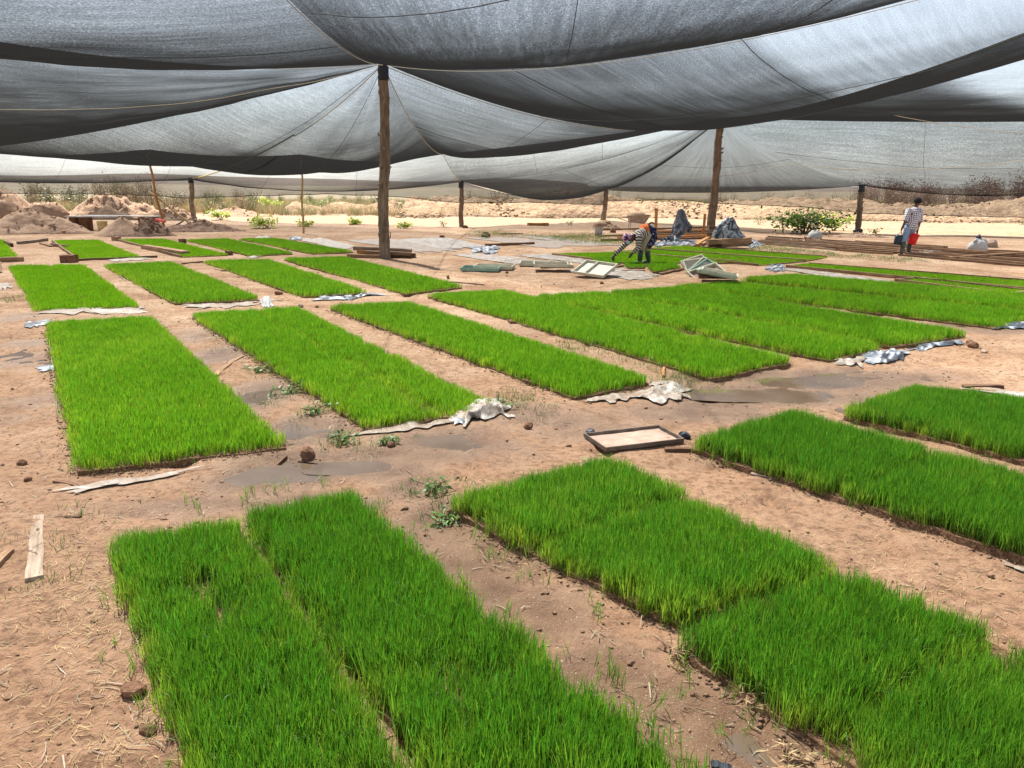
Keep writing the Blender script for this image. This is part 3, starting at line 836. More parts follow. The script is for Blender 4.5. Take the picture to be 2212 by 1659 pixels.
def scatter(name, pts, scl, tilt, key, parent=None, seed=0, tone=None):
    rng = np.random.default_rng(seed)
    n = len(pts)
    me = bpy.data.meshes.new(name)
    me.vertices.add(n); me.vertices.foreach_set('co', np.asarray(pts, np.float32).ravel())
    a = me.attributes.new('idx', 'INT', 'POINT'); a.data.foreach_set('value', rng.integers(0, SGN[key], n).astype(np.int32))
    rot = np.stack([rng.normal(0, tilt, n), rng.normal(0, tilt, n), rng.uniform(0, 2 * PI, n)], 1)
    a = me.attributes.new('rot', 'FLOAT_VECTOR', 'POINT'); a.data.foreach_set('vector', rot.astype(np.float32).ravel())
    a = me.attributes.new('scl', 'FLOAT_VECTOR', 'POINT'); a.data.foreach_set('vector', np.asarray(scl, np.float32).ravel())
    a = me.attributes.new('tone', 'FLOAT', 'POINT'); a.data.foreach_set('value', np.asarray(np.zeros(n) if tone is None else tone, np.float32))
    o = link(name, me, parent)
    md = o.modifiers.new('scatter', 'NODES'); md.node_group = SG[key]
    o['kind'] = 'stuff'
    return o
def quad_grid(Q, cell, rng, jit=.5):
    a, b, c, d = [np.array(tuple(q)) for q in Q]
    ls = (np.linalg.norm(b - a) + np.linalg.norm(c - d)) / 2; lt = (np.linalg.norm(d - a) + np.linalg.norm(c - b)) / 2
    ns = max(2, int(ls / cell)); nt = max(2, int(lt / cell))
    S, T = np.meshgrid((np.arange(ns) + .5) / ns, (np.arange(nt) + .5) / nt, indexing='ij')
    S = S.ravel() + rng.uniform(-jit, jit, S.size) / ns; T = T.ravel() + rng.uniform(-jit, jit, T.size) / nt
    S = np.clip(S, .01, .99); T = np.clip(T, .005, .995)
    S = .5 + (S - .5) * (1 + .05 / ls * fbm(T * lt * 5, S * 0 + ls, 3, 3) / .5 + .012 / ls * rng.normal(0, 1, S.size)); T = .5 + (T - .5) * (1 + .06 / lt * fbm(S * ls * 5, T * 0 + lt, 4, 3) / .5)
    P = (1 - T)[:, None] * ((1 - S)[:, None] * a + S[:, None] * b) + T[:, None] * ((1 - S)[:, None] * d + S[:, None] * c)
    return P, S, T, ls, lt
t = NT('root_mat'); p = t.pos()
n1 = t.noise(p, 8, 5); n2 = t.noise(p, 60, 5, .7)
c = t.ramp(n2, [(0.35, (0.07, 0.035, 0.02)), (0.55, (0.19, 0.105, 0.06)), (0.72, (0.36, 0.25, 0.14))])
M['mat'] = t.done(t.bsdf(c, .95, t.bump(t.math('ADD', n1, n2), .8, .02), .1))
def root_mat(Q, th, grow, parent, seed, org):
    c = sum(Q, Vector()) / 4
    q = [c + (p - c) * (1 + grow / (p - c).length) for p in Q]
    na = max(4, int((q[1] - q[0]).length / .12)); nb = max(6, int((q[3] - q[0]).length / .12))
    na = min(na, 20); nb = min(nb, 70)
    rng = random.Random(seed)
    V = []; F = []
    def P(i, j):
        s = i / na; tt = j / nb
        v = q[0].lerp(q[1], s).lerp(q[3].lerp(q[2], s), tt)
        e = (i in (0, na)) or (j in (0, nb))
        if e: v = v + Vector((rng.uniform(-.018, .018), rng.uniform(-.018, .018), 0))
        return v, e
    idx = {}
    ring = []
    for j in range(nb + 1):
        for i in range(na + 1):
            v, e = P(i, j)
            idx[i, j] = len(V); V.append(v - org + Vector((0, 0, th + rng.uniform(-.006, .006))))
    for j in range(nb):
        for i in range(na):
            F.append((idx[i, j + 1], idx[i + 1, j + 1], idx[i + 1, j], idx[i, j]))
    ring = [(i, 0) for i in range(na)] + [(na, j) for j in range(nb)] + [(i, nb) for i in range(na, 0, -1)] + [(0, j) for j in range(nb, 0, -1)]
    low = []
    for (i, j) in ring:
        v = V[idx[i, j]].copy(); v.z = -.05
        d = Vector((v.x, v.y, 0)); v += d.normalized() * .02 if d.length else d
        low.append(len(V)); V.append(v)
    for k in range(len(ring)):
        k2 = (k + 1) % len(ring)
        F.append((idx[ring[k]], idx[ring[k2]], low[k2], low[k]))
    return link('root_mat', mesh('root_mat', V, F, M['mat']), parent)
def frame_boards(Q, parent, org, sides, seed, h=.075, th=.04):
    rng = random.Random(seed)
    for s in sides:
        a = Q[s]; b = Q[(s + 1) % 4]
        c = sum(Q, Vector()) / 4
        d = (b - a); L = d.length; d.normalize(); nrm = Vector((d.y, -d.x, 0))
        if (a + nrm - c).length < (a - c).length: nrm = -nrm
        k = max(1, int(L / 2.6))
        for i in range(k):
            p0 = a + d * (L * i / k + .01) + nrm * (.04 + rng.uniform(0, .02)); p1 = a + d * (L * (i + 1) / k - .01) + nrm * (.04 + rng.uniform(0, .03))
            mb = MB(); dd = (p1 - p0); ang = math.atan2(dd.y, dd.x)
            v, f = box_vf((0, 0, h / 2 - .01), (dd.length, th, h))
            Mx = Matrix.Translation((p0 + p1) / 2 - org) @ Matrix.Rotation(ang, 4, 'Z')
            uv = [(p[0], p[1], p[2]) for p in v]
            mb.add([Mx @ p for p in v], f, uv).build('frame_board', M['plank'], parent)
SPLIT = {'mid_a': [('s', .52)], 'big_b': [('s', .58), ('t', .33), ('t', .62)], 'far_c': [], 'front_b': [('t', .72)], 'front_d': [('t', .62)], 'big_a': [('t', .25)], 'big_c': [('t', .5)],
         'front_c': [('t', .45)], 'big_d': [('t', .4), ('t', .75)], 'mid_b': [('t', .45)], 'mid_c': [('t', .5)], 'big_e': [('t', .3), ('t', .65)], 'big_f': [('t', .55)], 'big_g': [('t', .5)], 'front_e': [('t', .5)]}
# hollow, thin places in the front beds: (picture x, y, radius m, depth of thinning)
THIN = [(G(1000, 1010 + 0), .0, 0)]
THIN = [(G(x, y), r, k) for x, y, r, k in [(410, 1310, .14, .55), (500, 1330, .12, .6), (480, 1390, .10, .6), (330, 1400, .10, .5), (560, 1560, .10, .35), (680, 1640, .10, .3), (1000, 1560, .12, .5), (960, 1480, .12, .5), (1060, 1500, .1, .5),
        (1830, 1270, .10, .8), (1880, 1260, .09, .8), (2090, 1360, .16, .6), (2230, 1480, .16, .6), (2290, 1460, .12, .6), (2320, 1560, .12, .6), (925, 895, .16, .8), (880, 875, .12, .7), (840, 850, .1, .5), (705, 1640, .06, .3)]]
for bi, (key, q, h, mt, lab) in enumerate(BEDS):
    Q = BEDQ[key]
    org = sum(Q, Vector()) / 4
    o = empty('seedling_bed', org, lab, 'seedling bed', 'beds of rice seedlings under the net')
    rng = np.random.default_rng(100 + bi)
    dist = org.length
    if key.startswith('front'): ck, cell, ref = 'near', .062, .15
    elif key.startswith('big') and bi < 13: ck, cell, ref = 'mid', .072, .12
    elif key.startswith('big'): ck, cell, ref = 'mid', .08, .12
    elif mt == 'rice_light' and h <= .065: ck, cell, ref = 'low', .105, .06
    elif mt == 'rice_light': ck, cell, ref = 'lowmid', .09, .09
    else: ck, cell, ref = 'far', .10, .10
    th = .022 if h > .07 else .018
    root_mat(Q, th, .012 if h > .07 else .01, o, bi, org)
    P, S, T, ls, lt = quad_grid(Q, cell, rng)
    keep = np.ones(len(P), bool)
    X, Y = P[:, 0], P[:, 1]
    sc = 1 + .14 * fbm(X * 1.3, Y * 1.3, 40 + bi, 3) + rng.normal(0, .07, len(P))
    tone = .38 * fbm(X * .9, Y * .9, 90 + bi, 4) + rng.normal(0, .16, len(P)) + .07 * math.sin(bi * 2.1) - (.10 if key.startswith('front') else 0)
    # trays stand edge to edge: fine joints across and along
    for kind, c in SPLIT.get(key, []):
        u, L, wv = (S, ls, T * lt) if kind == 's' else (T, lt, S * ls)
        d = np.abs(u - c) * L + .0
        d = np.abs((u - c) * L + .035 * np.sin(wv * 3 + bi))
        sc *= 1 - .42 * np.exp(-(d / .05) ** 2); keep &= ~((d < (.034 if kind == 's' else .022)) & (rng.random(len(P)) < .75))
        tone = tone + .35 * np.exp(-(d / .06) ** 2)
        if kind == 't': sc *= np.where(u > c, 1 + .07 * math.sin(bi * 5 + c * 9), 1)
    e = np.minimum(np.minimum(S, 1 - S) * ls, np.minimum(T, 1 - T) * lt)
    sc *= .84 + .16 * sstep(0, .10, e)
    if key.startswith('front') or key == 'big_b':
        for p, r, k in THIN:
            g = np.exp(-(((X - p.x) / r) ** 2 + ((Y - p.y) / r) ** 2))
            sc *= 1 - .3 * k * g
            keep &= rng.random(len(P)) > g * k * 1.1
    if key.startswith('front'):
        keep &= rng.random(len(P)) > .10 * (1 - sstep(0, .06, e))
    if key in ('front_b',):
        keep &= ~((S > .86) & (rng.random(len(P)) < (S - .86) / .14 * .75))
    tone += .45 * (1 - sstep(0, .07, e))
    P = P[keep]; tone = tone[keep]; sc = sc[keep] * h / ref
    wsc = np.clip(sc, .8, 1.25) if ck != 'near' else np.clip(sc, .85, 1.2)
    pts = P - np.array(tuple(org)); pts[:, 2] = th - .004
    scatter('seedlings', pts, np.stack([wsc, wsc, sc], 1), .07, ck, o, 300 + bi, tone)
    if key in ('low_a', 'low_c', 'low_d', 'low_e', 'far_b', 'far_c'): frame_boards(Q, o, org, [1, 3] if key.startswith('low') else [3], bi)
    if key == 'low_b': frame_boards(Q, o, org, [0, 1, 2, 3], bi)
# stray single plants beside the front beds
rng = np.random.default_rng(5)
sp = []
def stray(px, n, r):
    for k in range(n):
        p = G(px[0], px[1]); sp.append((p.x + rng.normal(0, r), p.y + rng.normal(0, r * 1.2), .0))
clump_set('stray', 5, 5, .035, .13, .0045, .2, 'rice')
SG['stray'] = scatter_group('scatter_stray', CLUMPS['stray']); SGN['stray'] = 5
for p in [(900,1150),(1010,1260),(1085,1210),(1120,1330),(1200,1430),(1260,1480),(1310,1480),(1380,1560),(1450,1600),(1330,1440),(1420,1520),(830,1100),(1140,1250),(1270,1330),(1040,1180),(1560,1570),(1640,1560),(1380,1620),(1500,1500),
          (250,1300),(270,1400),(320,1520),(380,1600),(310,1440),(540,1075),(600,1065),(420,1100),(700,1050),(850,1180),(960,1280)]: stray(p, 5, .05)
for key in BEDQ:
    if not (key.startswith('front') or key.startswith('big')): continue
    Q = BEDQ[key]; c = sum(Q, Vector()) / 4
    for i in range(4):
        a, b = Q[i], Q[(i + 1) % 4]; L = (b - a).length; d = (b - a).normalized(); nr = Vector((d.y, -d.x, 0))
        if (a + nr - c).length < (a - c).length: nr = -nr
        dens_ = 11 if key.startswith('front') else 7
        if key == 'front_b' and i == 1: dens_ = 30
        for k in range(int(L * dens_)):
            p = a.lerp(b, rng.random()) + nr * abs(rng.normal(0, .035 if dens_ < 20 else .06)); sp.append((p.x, p.y, .0))
scatter('stray_seedlings', sp, np.repeat(rng.uniform(.5, 1.0, len(sp))[:, None], 3, 1), .2, 'stray')
# ================================================================== people
SKIN = NT('dark_skin'); 
M['skin'] = SKIN.done(SKIN.bsdf((0.10, 0.05, 0.03), 0.55, None, 0.35))
def cloth_stripes(name, c1, c2, period, duty):
    t = NT(name); a = t.attr('luv'); sx = t.n('SeparateXYZ'); t.l(a, sx.inputs[0])
    f = t.math('FRACT', t.math('DIVIDE', sx.outputs[1], period))
    k = t.math('GREATER_THAN', f, duty)
    n = t.noise(t.pos(), 9, 4)
    col = t.mix(k, c1, c2)
    col = t.mix(t.math('MULTIPLY', n, .35), col, (0.25, 0.2, 0.15), 'MULTIPLY')
    return t.done(t.bsdf(col, .9, t.bump(n, .6, .03), .1))
def cloth_check(name, c1, c2, period):
    t = NT(name); a = t.attr('luv'); sx = t.n('SeparateXYZ'); t.l(a, sx.inputs[0])
    u = t.math('GREATER_THAN', t.math('FRACT', t.math('DIVIDE', sx.outputs[0], period)), .5)
    v = t.math('GREATER_THAN', t.math('FRACT', t.math('DIVIDE', sx.outputs[1], period)), .5)
    s = t.math('MULTIPLY', t.math('ADD', u, v), .5)
    col = t.ramp(s, [(0.0, c1), (0.5, tuple((x * .55 + y * .45) for x, y in zip(c1, c2))), (1.0, c2)])
    n = t.noise(t.pos(), 8, 4)
    return t.done(t.bsdf(col, .9, t.bump(n, .6, .03), .1))
M['stripe'] = cloth_stripes('striped_knit', (0.50, 0.46, 0.38), (0.045, 0.028, 0.03), .062, .52)
M['check'] = cloth_check('checked_cotton', (0.72, 0.70, 0.72), (0.035, 0.028, 0.075), .060)
def dots_mat():
    t = NT('dotted_navy_cloth'); v = t.n('TexVoronoi'); v.inputs['Scale'].default_value = 24; t.l(t.attr('luv'), v.inputs['Vector'])
    k = t.math('LESS_THAN', v.outputs['Distance'], .26)
    n = t.noise(t.pos(), 8, 4)
    return t.done(t.bsdf(t.mix(k, (0.018, 0.02, 0.05), (0.55, 0.56, 0.62)), .9, t.bump(n, .6, .03), .1))
M['dots'] = dots_mat()
def scarf_mat():
    t = NT('printed_headscarf'); n = t.noise(t.obj(), 22, 2)
    return t.done(t.bsdf(t.ramp(n, [(0.40, (0.03, 0.02, 0.08)), (0.47, (0.30, 0.03, 0.09)), (0.52, (0.62, 0.50, 0.60)), (0.6, (0.60, 0.33, 0.48))]), .85, t.bump(n, .4, .02), .1))
M['scarf'] = scarf_mat()
M['khaki'] = plain('khaki_cloth', (0.27, 0.22, 0.15), (0.40, 0.34, 0.25), 7, .9, .6, .03, .1, .0)
M['denim'] = plain('faded_denim', (0.13, 0.19, 0.30), (0.27, 0.36, 0.50), 7, .9, .6, .03, .1, .0)
M['boot'] = plain('rubber_boot', (0.016, 0.028, 0.022), (0.035, 0.055, 0.042), 7, .45, .3, .02, .4, .0)
M['boot_muddy'] = plain('muddy_rubber_boot', (0.035, 0.045, 0.03), (0.13, 0.11, 0.075), 5, .6, .3, .02, .3, .0)
M['orange_cloth'] = plain('orange_cloth', (0.55, 0.12, 0.03), (0.62, 0.17, 0.05), 9, .9, .4, .02, .1, .0)
M['mask_cloth'] = plain('pale_blue_mask', (0.25, 0.50, 0.52), (0.36, 0.60, 0.62), 9, .9, .3, .02, .1, .0)
M['black_cloth'] = plain('black_knit', (0.012, 0.012, 0.013), (0.028, 0.028, 0.03), 30, .95, .6, .02, .1, .0)

def skin_body(name, joints, bones, mat, root, levels=1):
    """one continuous figure grown round a skeleton: joints {key: (x, y, z, r)}"""
    me = bpy.data.meshes.new(name)
    keys = list(joints); ix = {k: i for i, k in enumerate(keys)}
    me.from_pydata([joints[k][:3] for k in keys], [(ix[a], ix[b]) for a, b in bones], [])
    o = bpy.data.objects.new('tmp_body', me); COL.objects.link(o)
    md = o.modifiers.new('skin', 'SKIN')
    sv = me.skin_vertices
    if not sv: me.attributes  # layer is made by the modifier below
    if not sv:
        bm = bmesh.new(); bm.from_mesh(me); bm.verts.layers.skin.verify(); bm.to_mesh(me); bm.free()
    for k in keys:
        d = me.skin_vertices[0].data[ix[k]]
        r = joints[k][3]
        d.radius = r if isinstance(r, tuple) else (r, r)
        d.use_root = (k == root)
    md.use_smooth_shade = True
    sb = o.modifiers.new('sub', 'SUBSURF'); sb.levels = levels; sb.render_levels = levels
    dg = bpy.context.evaluated_depsgraph_get()
    new = bpy.data.meshes.new_from_object(o.evaluated_get(dg))
    bpy.data.objects.remove(o)
    new.name = name
    new.materials.clear(); new.materials.append(mat)
    return new
def hand_bones(J, B, wrist, key, d, side, curl, L=.18):
    """palm, four unequal fingers and a thumb that leaves the side of the palm; d = pointing, side = towards the thumb, curl = palm normal"""
    d = Vector(d).normalized(); side = Vector(side); side = (side - d * side.dot(d)).normalized(); n = Vector(curl).normalized()
    w = Vector(J[wrist][:3])
    pc = w + d * L * .30
    J[key + 'palm'] = (*pc, (.026, .036)); B.append((wrist, key + 'palm'))
    for i, (off, ln) in enumerate(((.034, .42), (.012, .47), (-.011, .44), (-.032, .34))):
        k = key + 'f%d' % i
        a = w + d * L * .50 + side * off; b = a + (d * .8 + n * .45).normalized() * L * ln * .5; c = b + (d * .35 + n * .9).normalized() * L * ln * .5
        J[k + 'a'] = (*a, .0105); J[k + 'b'] = (*b, .0095); J[k + 'c'] = (*c, .0075)
        B += [(key + 'palm', k + 'a'), (k + 'a', k + 'b'), (k + 'b', k + 'c')]
    a = w + d * L * .25 + side * .042; b = a + (d * .6 + side * .7 + n * .2).normalized() * L * .22; c = b + (d * .8 + n * .5).normalized() * L * .16
    J[key + 'ta'] = (*a, .013); J[key + 'tb'] = (*b, .0115); J[key + 'tc'] = (*c, .009)
    B += [(key + 'palm', key + 'ta'), (key + 'ta', key + 'tb'), (key + 'tb', key + 'tc')]
def loftmb(parts, n=14):
    mb = MB()
    for path, rad in parts: mb.add(*tube_vf(path, rad, n))
    return mb
def wrinkle(mb, amp, seed):
    for i, v in enumerate(mb.v):
        k = float(vnoise(v.x * 9 + seed, v.z * 12 + v.y * 5, seed)) - .5
        v += Vector((k * amp, -k * amp, k * amp * .6))
    return mb
def dome(c, r, sc, n=12, m=6, cut=.0, M4=None):
    mb = MB(); V = []; F = []
    for j in range(m + 1):
        ph = PI / 2 - j / m * (PI / 2 - math.asin(cut))
        for i in range(n):
            th = 2 * PI * i / n
            V.append(Vector((r * sc[0] * math.cos(ph) * math.cos(th), r * sc[1] * math.cos(ph) * math.sin(th), r * sc[2] * math.sin(ph))))
    for j in range(m):
        for i in range(n): F.append((j * n + i, (j + 1) * n + i, (j + 1) * n + (i + 1) % n, j * n + (i + 1) % n))
    if M4 is not None: V = [M4 @ v for v in V]
    V = [v + Vector(c) for v in V]
    return mb.add(V, F)
def boot(parent, ankle, knee_top, toe, mat, r=.062):
    a = Vector(ankle); k = Vector(knee_top); t = Vector(toe)
    d = (t - a); d.z = 0; d.normalize()
    heel = Vector((a.x, a.y, 0)) - d * .05
    mb = loftmb([([k, k.lerp(a, .5), a + Vector((0, 0, .02)), Vector((a.x, a.y, .05))], [(r * 1.15, r * 1.1), (r * 1.05, r), (r * .85, r * .82), (r * .8, r * .75)]),
                 ([heel + Vector((0, 0, .05)), a * 0 + Vector((a.x, a.y, .055)), Vector((a.x, a.y, .05)) + d * .09, Vector((a.x, a.y, .042)) + d * .16, Vector((a.x, a.y, .036)) + d * .20],
                  [(.035, .042), (.055, .052), (.046, .050), (.040, .046), (.020, .026)])], 12)
    b = mb.build('boot', mat, parent, True)
    sole = loftmb([([heel + Vector((0, 0, .012)), heel + d * .1 + Vector((0, 0, .012)), heel + d * .2 + Vector((0, 0, .012)), heel + d * .265 + Vector((0, 0, .014))], [(.014, .04), (.014, .047), (.014, .052), (.012, .03)])], 10)
    sole.build('sole', mat, b)

# ---- worker bending over the seedlings, seen from the side facing left
wf = G(1390, 571.5)
W_ = empty('person', wf, 'worker bent double in a striped top and dotted navy wrap picking seedlings', 'person')
J = {'pelvis': (.10, .02, .83, (.13, .12)), 'belly': (-.02, -.06, .82, (.10, .10)), 'chest': (-.17, -.15, .775, (.09, .10)), 'neckb': (-.31, -.22, .715, .065), 'neck': (-.385, -.25, .70, .055),
     'head1': (-.45, -.27, .685, (.085, .08)), 'head2': (-.52, -.285, .66, (.098, .09)), 'crown': (-.575, -.29, .675, (.06, .065)),
     'chin': (-.44, -.285, .585, (.035, .04)), 'nose': (-.535, -.30, .565, (.014, .016)),
     'hipA': (.06, -.08, .76, .095), 'kneeA': (-.10, -.10, .42, .062), 'ankA': (-.12, -.10, .09, .045), 'toeA': (-.27, -.13, .035, .03),
     'hipB': (.10, .10, .76, .095), 'kneeB': (.09, .13, .42, .062), 'ankB': (.15, .15, .09, .045), 'toeB': (.01, .10, .035, .03),
     'shA': (-.20, -.30, .71, .068), 'elA': (-.205, -.36, .47, .046), 'wrA': (-.35, -.40, .33, .032),
     'shB': (-.32, -.06, .70, .068), 'elB': (-.57, -.13, .47, .045), 'wrB': (-.795, -.19, .245, .032)}
B = [('pelvis', 'belly'), ('belly', 'chest'), ('chest', 'neckb'), ('neckb', 'neck'), ('neck', 'head1'), ('head1', 'head2'), ('head2', 'crown'), ('head1', 'chin'), ('head2', 'nose'),
     ('pelvis', 'hipA'), ('hipA', 'kneeA'), ('kneeA', 'ankA'), ('ankA', 'toeA'), ('pelvis', 'hipB'), ('hipB', 'kneeB'), ('kneeB', 'ankB'), ('ankB', 'toeB'),
     ('chest', 'shA'), ('shA', 'elA'), ('elA', 'wrA'), ('chest', 'shB'), ('shB', 'elB'), ('elB', 'wrB')]
hand_bones(J, B, 'wrA', 'A', (-.6, -.1, -.75), (-.6, -.7, .4), (-.5, .1, -.6))
hand_bones(J, B, 'wrB', 'B', (-.35, -.1, -.95), (-.8, -.4, .3), (.6, 0, -.5))
link('body', skin_body('body', J, B, M['skin'], 'pelvis'), W_)
def jv(k): return Vector(J[k][:3])
up = Vector((0, .2, 1))
shirt = MB()
shirt.add(*tube_vf([jv('pelvis') + Vector((-.03, 0, .02)), jv('belly') + Vector((0, 0, .01)), jv('chest').lerp(jv('belly'), .5), jv('chest'), jv('neckb') + Vector((.03, .01, .01)), jv('neckb') + Vector((-.02, -.01, 0))],
                   [(.145, .17), (.135, .165), (.135, .175), (.135, .185), (.10, .12), (.075, .08)], 18, True, Vector((0, 0, 1))))
for a in 'AB':
    s0, e0, w0 = jv('sh' + a), jv('el' + a), jv('wr' + a)
    inn = jv('chest').lerp(s0, .5)
    shirt.add(*tube_vf([inn, s0, s0.lerp(e0, .5), e0, e0.lerp(w0, .5), w0 + (e0 - w0) * .06], [.105, .095, .075, .066, .056, .044], 14))
wrinkle(shirt, .022, 3).build('shirt', M['stripe'], W_, True)
for a, bm_ in (('A', M['boot']), ('B', M['boot'])):
    h0, k0, n0 = jv('hip' + a), jv('knee' + a), jv('ank' + a)
    wrinkle(loftmb([([h0 + Vector((0, 0, .06)), h0, h0.lerp(k0, .5), k0, k0.lerp(n0, .25)], [(.115, .11), (.125, .12), (.105, .10), (.088, .086), (.078, .078)])]), .02, 5).build('trouser_leg', M['khaki'], W_, True)
    boot(W_, n0, k0.lerp(n0, .12), jv('toe' + a), bm_, .072)
hipc = jv('pelvis')
skirt_mb = loftmb([([Vector((-.06, -.03, .84)), Vector((.04, 0, .835)), Vector((.13, .02, .80)), Vector((.14, .02, .72)), Vector((.06, .01, .60)), Vector((.0, 0, .535))],
                    [(.165, .185), (.19, .205), (.185, .215), (.175, .21), (.17, .205), (.165, .20)])], 20)
wrinkle(skirt_mb, .02, 9).build('skirt', M['dots'], W_, True)
wrinkle(loftmb([([Vector((-.085, -.04, .84)), Vector((-.03, -.02, .84)), Vector((.025, 0, .84))], [(.172, .192), (.196, .208), (.192, .208)])], 18), .015, 11).build('waist_cloth', M['orange_cloth'], W_, True)
sc = dome((-.505, -.283, .69), .128, (1.0, .92, 1.0), 14, 7, -.35, Matrix.Rotation(math.radians(-40), 4, 'Y'))
wrinkle(sc, .015, 2).build('headscarf', M['scarf'], W_, True)
MB().add(*tube_vf([Vector((-.395, -.27, .73)), Vector((-.36, -.28, .765)), Vector((-.33, -.29, .76))], [.035, .03, .012], 8)).build('scarf_knot', M['scarf'], W_, True)
mk = dome((-.475, -.315, .60), .068, (1.0, .95, .8), 12, 5, 0.0, Matrix.Rotation(math.radians(-165), 4, 'Y') @ Matrix.Rotation(math.radians(25), 4, 'X'))
mk.build('face_mask', M['mask_cloth'], W_, True)
for sy in (-.36, -.20):
    MB().add(*tube_vf([Vector((-.47, sy * .9 - .01, .60)), Vector((-.45, sy, .64))], .006, 5)).build('ear', M['skin'], W_)
W_.rotation_euler = (0, 0, math.radians(0))

# ---- man walking away with two buckets
mf_ = G(1955, 551)
MAN = empty('person', mf_, 'man in a checked shirt, jeans and rubber boots walking away with two buckets', 'person')
J = {'pelvis': (.05, 0, .85, (.13, .12)), 'belly': (.07, .02, 1.0, (.10, .10)), 'chest': (.11, .04, 1.22, (.105, .105)), 'neckb': (.165, .07, 1.40, .058), 'neck': (.19, .09, 1.48, .055),
     'head1': (.225, .12, 1.57, (.08, .075)), 'head2': (.235, .135, 1.65, (.09, .08)), 'crown': (.23, .13, 1.70, (.06, .055)), 'chin': (.255, .19, 1.52, (.035, .04)), 'nose': (.285, .23, 1.59, (.014, .016)),
     'earL': (.15, .12, 1.585, (.01, .02)), 'earR': (.305, .09, 1.585, (.01, .02)),
     'hipA': (-.035, -.01, .80, .09), 'kneeA': (-.11, -.05, .44, .062), 'ankA': (-.215, -.20, .10, .045), 'toeA': (-.14, -.06, .035, .03),
     'hipB': (.13, .02, .80, .09), 'kneeB': (.155, .14, .44, .062), 'ankB': (.155, .12, .09, .045), 'toeB': (.30, .22, .035, .03),
     'shA': (-.06, .0, 1.33, .062), 'elA': (-.15, -.07, 1.05, .045), 'wrA': (-.215, -.03, .80, .032),
     'shB': (.30, .02, 1.33, .062), 'elB': (.315, -.02, 1.04, .045), 'wrB': (.30, .03, .77, .032)}
B = [('pelvis', 'belly'), ('belly', 'chest'), ('chest', 'neckb'), ('neckb', 'neck'), ('neck', 'head1'), ('head1', 'head2'), ('head2', 'crown'), ('head1', 'chin'), ('head1', 'nose'), ('head1', 'earL'), ('head1', 'earR'),
     ('pelvis', 'hipA'), ('hipA', 'kneeA'), ('kneeA', 'ankA'), ('ankA', 'toeA'), ('pelvis', 'hipB'), ('hipB', 'kneeB'), ('kneeB', 'ankB'), ('ankB', 'toeB'),
     ('chest', 'shA'), ('shA', 'elA'), ('elA', 'wrA'), ('chest', 'shB'), ('shB', 'elB'), ('elB', 'wrB')]
hand_bones(J, B, 'wrA', 'A', (-.15, .05, -1), (.3, .9, 0), (.7, -.2, -.2))
hand_bones(J, B, 'wrB', 'B', (0, .05, -1), (-.3, .9, 0), (-.7, -.2, -.2))
link('body', skin_body('body', J, B, M['skin'], 'pelvis'), MAN)
shirt = MB()
fw = Vector((.5, .85, 0))
shirt.add(*tube_vf([Vector((.05, 0, .79)), Vector((.055, .005, .88)), jv('belly'), jv('chest') - Vector((0, 0, .08)), jv('chest') + Vector((.02, .01, .08)), jv('neckb') - Vector((.015, .01, .035)), jv('neckb') + Vector((0, 0, .02))],
                   [(.145, .225), (.145, .215), (.14, .20), (.145, .215), (.13, .215), (.085, .12), (.075, .078)], 20, True, fw))
for a in 'AB':
    s0, e0, w0 = jv('sh' + a), jv('el' + a), jv('wr' + a)
    shirt.add(*tube_vf([jv('chest').lerp(s0, .55) + Vector((0, 0, .04)), s0 + Vector((0, 0, .005)), s0.lerp(e0, .55), e0 + (e0 - s0) * .02, e0.lerp(w0, .12)], [.10, .088, .080, .076, .078], 14))
wrinkle(shirt, .022, 4).build('shirt', M['check'], MAN, True)
MB().add(*tube_vf([jv('neckb') + Vector((0, 0, -.03)), jv('neckb') + Vector((.005, .005, .035))], [.098, .074], 14, False)).build('collar', M['check'], MAN, True)
for a in 'AB':
    h0, k0, n0 = jv('hip' + a), jv('knee' + a), jv('ank' + a)
    wrinkle(loftmb([([h0 + Vector((0, 0, .08)), h0, h0.lerp(k0, .5), k0, k0.lerp(n0, .25)], [(.11, .105), (.112, .108), (.098, .095), (.082, .082), (.07, .07)])]), .018, 6).build('trouser_leg', M['denim'], MAN, True)
    boot(MAN, n0, k0.lerp(n0, .15), jv('toe' + a), M['boot_muddy'] if a == 'A' else M['boot'], .066)
wrinkle(loftmb([([Vector((.045, 0, .76)), Vector((.05, 0, .90))], [(.125, .175), (.13, .18)])], 16), .01, 6).build('trouser_seat', M['denim'], MAN, True)
dome((.225, .115, 1.605), .122, (.95, 1.0, 1.12), 14, 7, -.1, Matrix.Rotation(math.radians(18), 4, 'X')).build('knit_cap', M['black_cloth'], MAN, True)

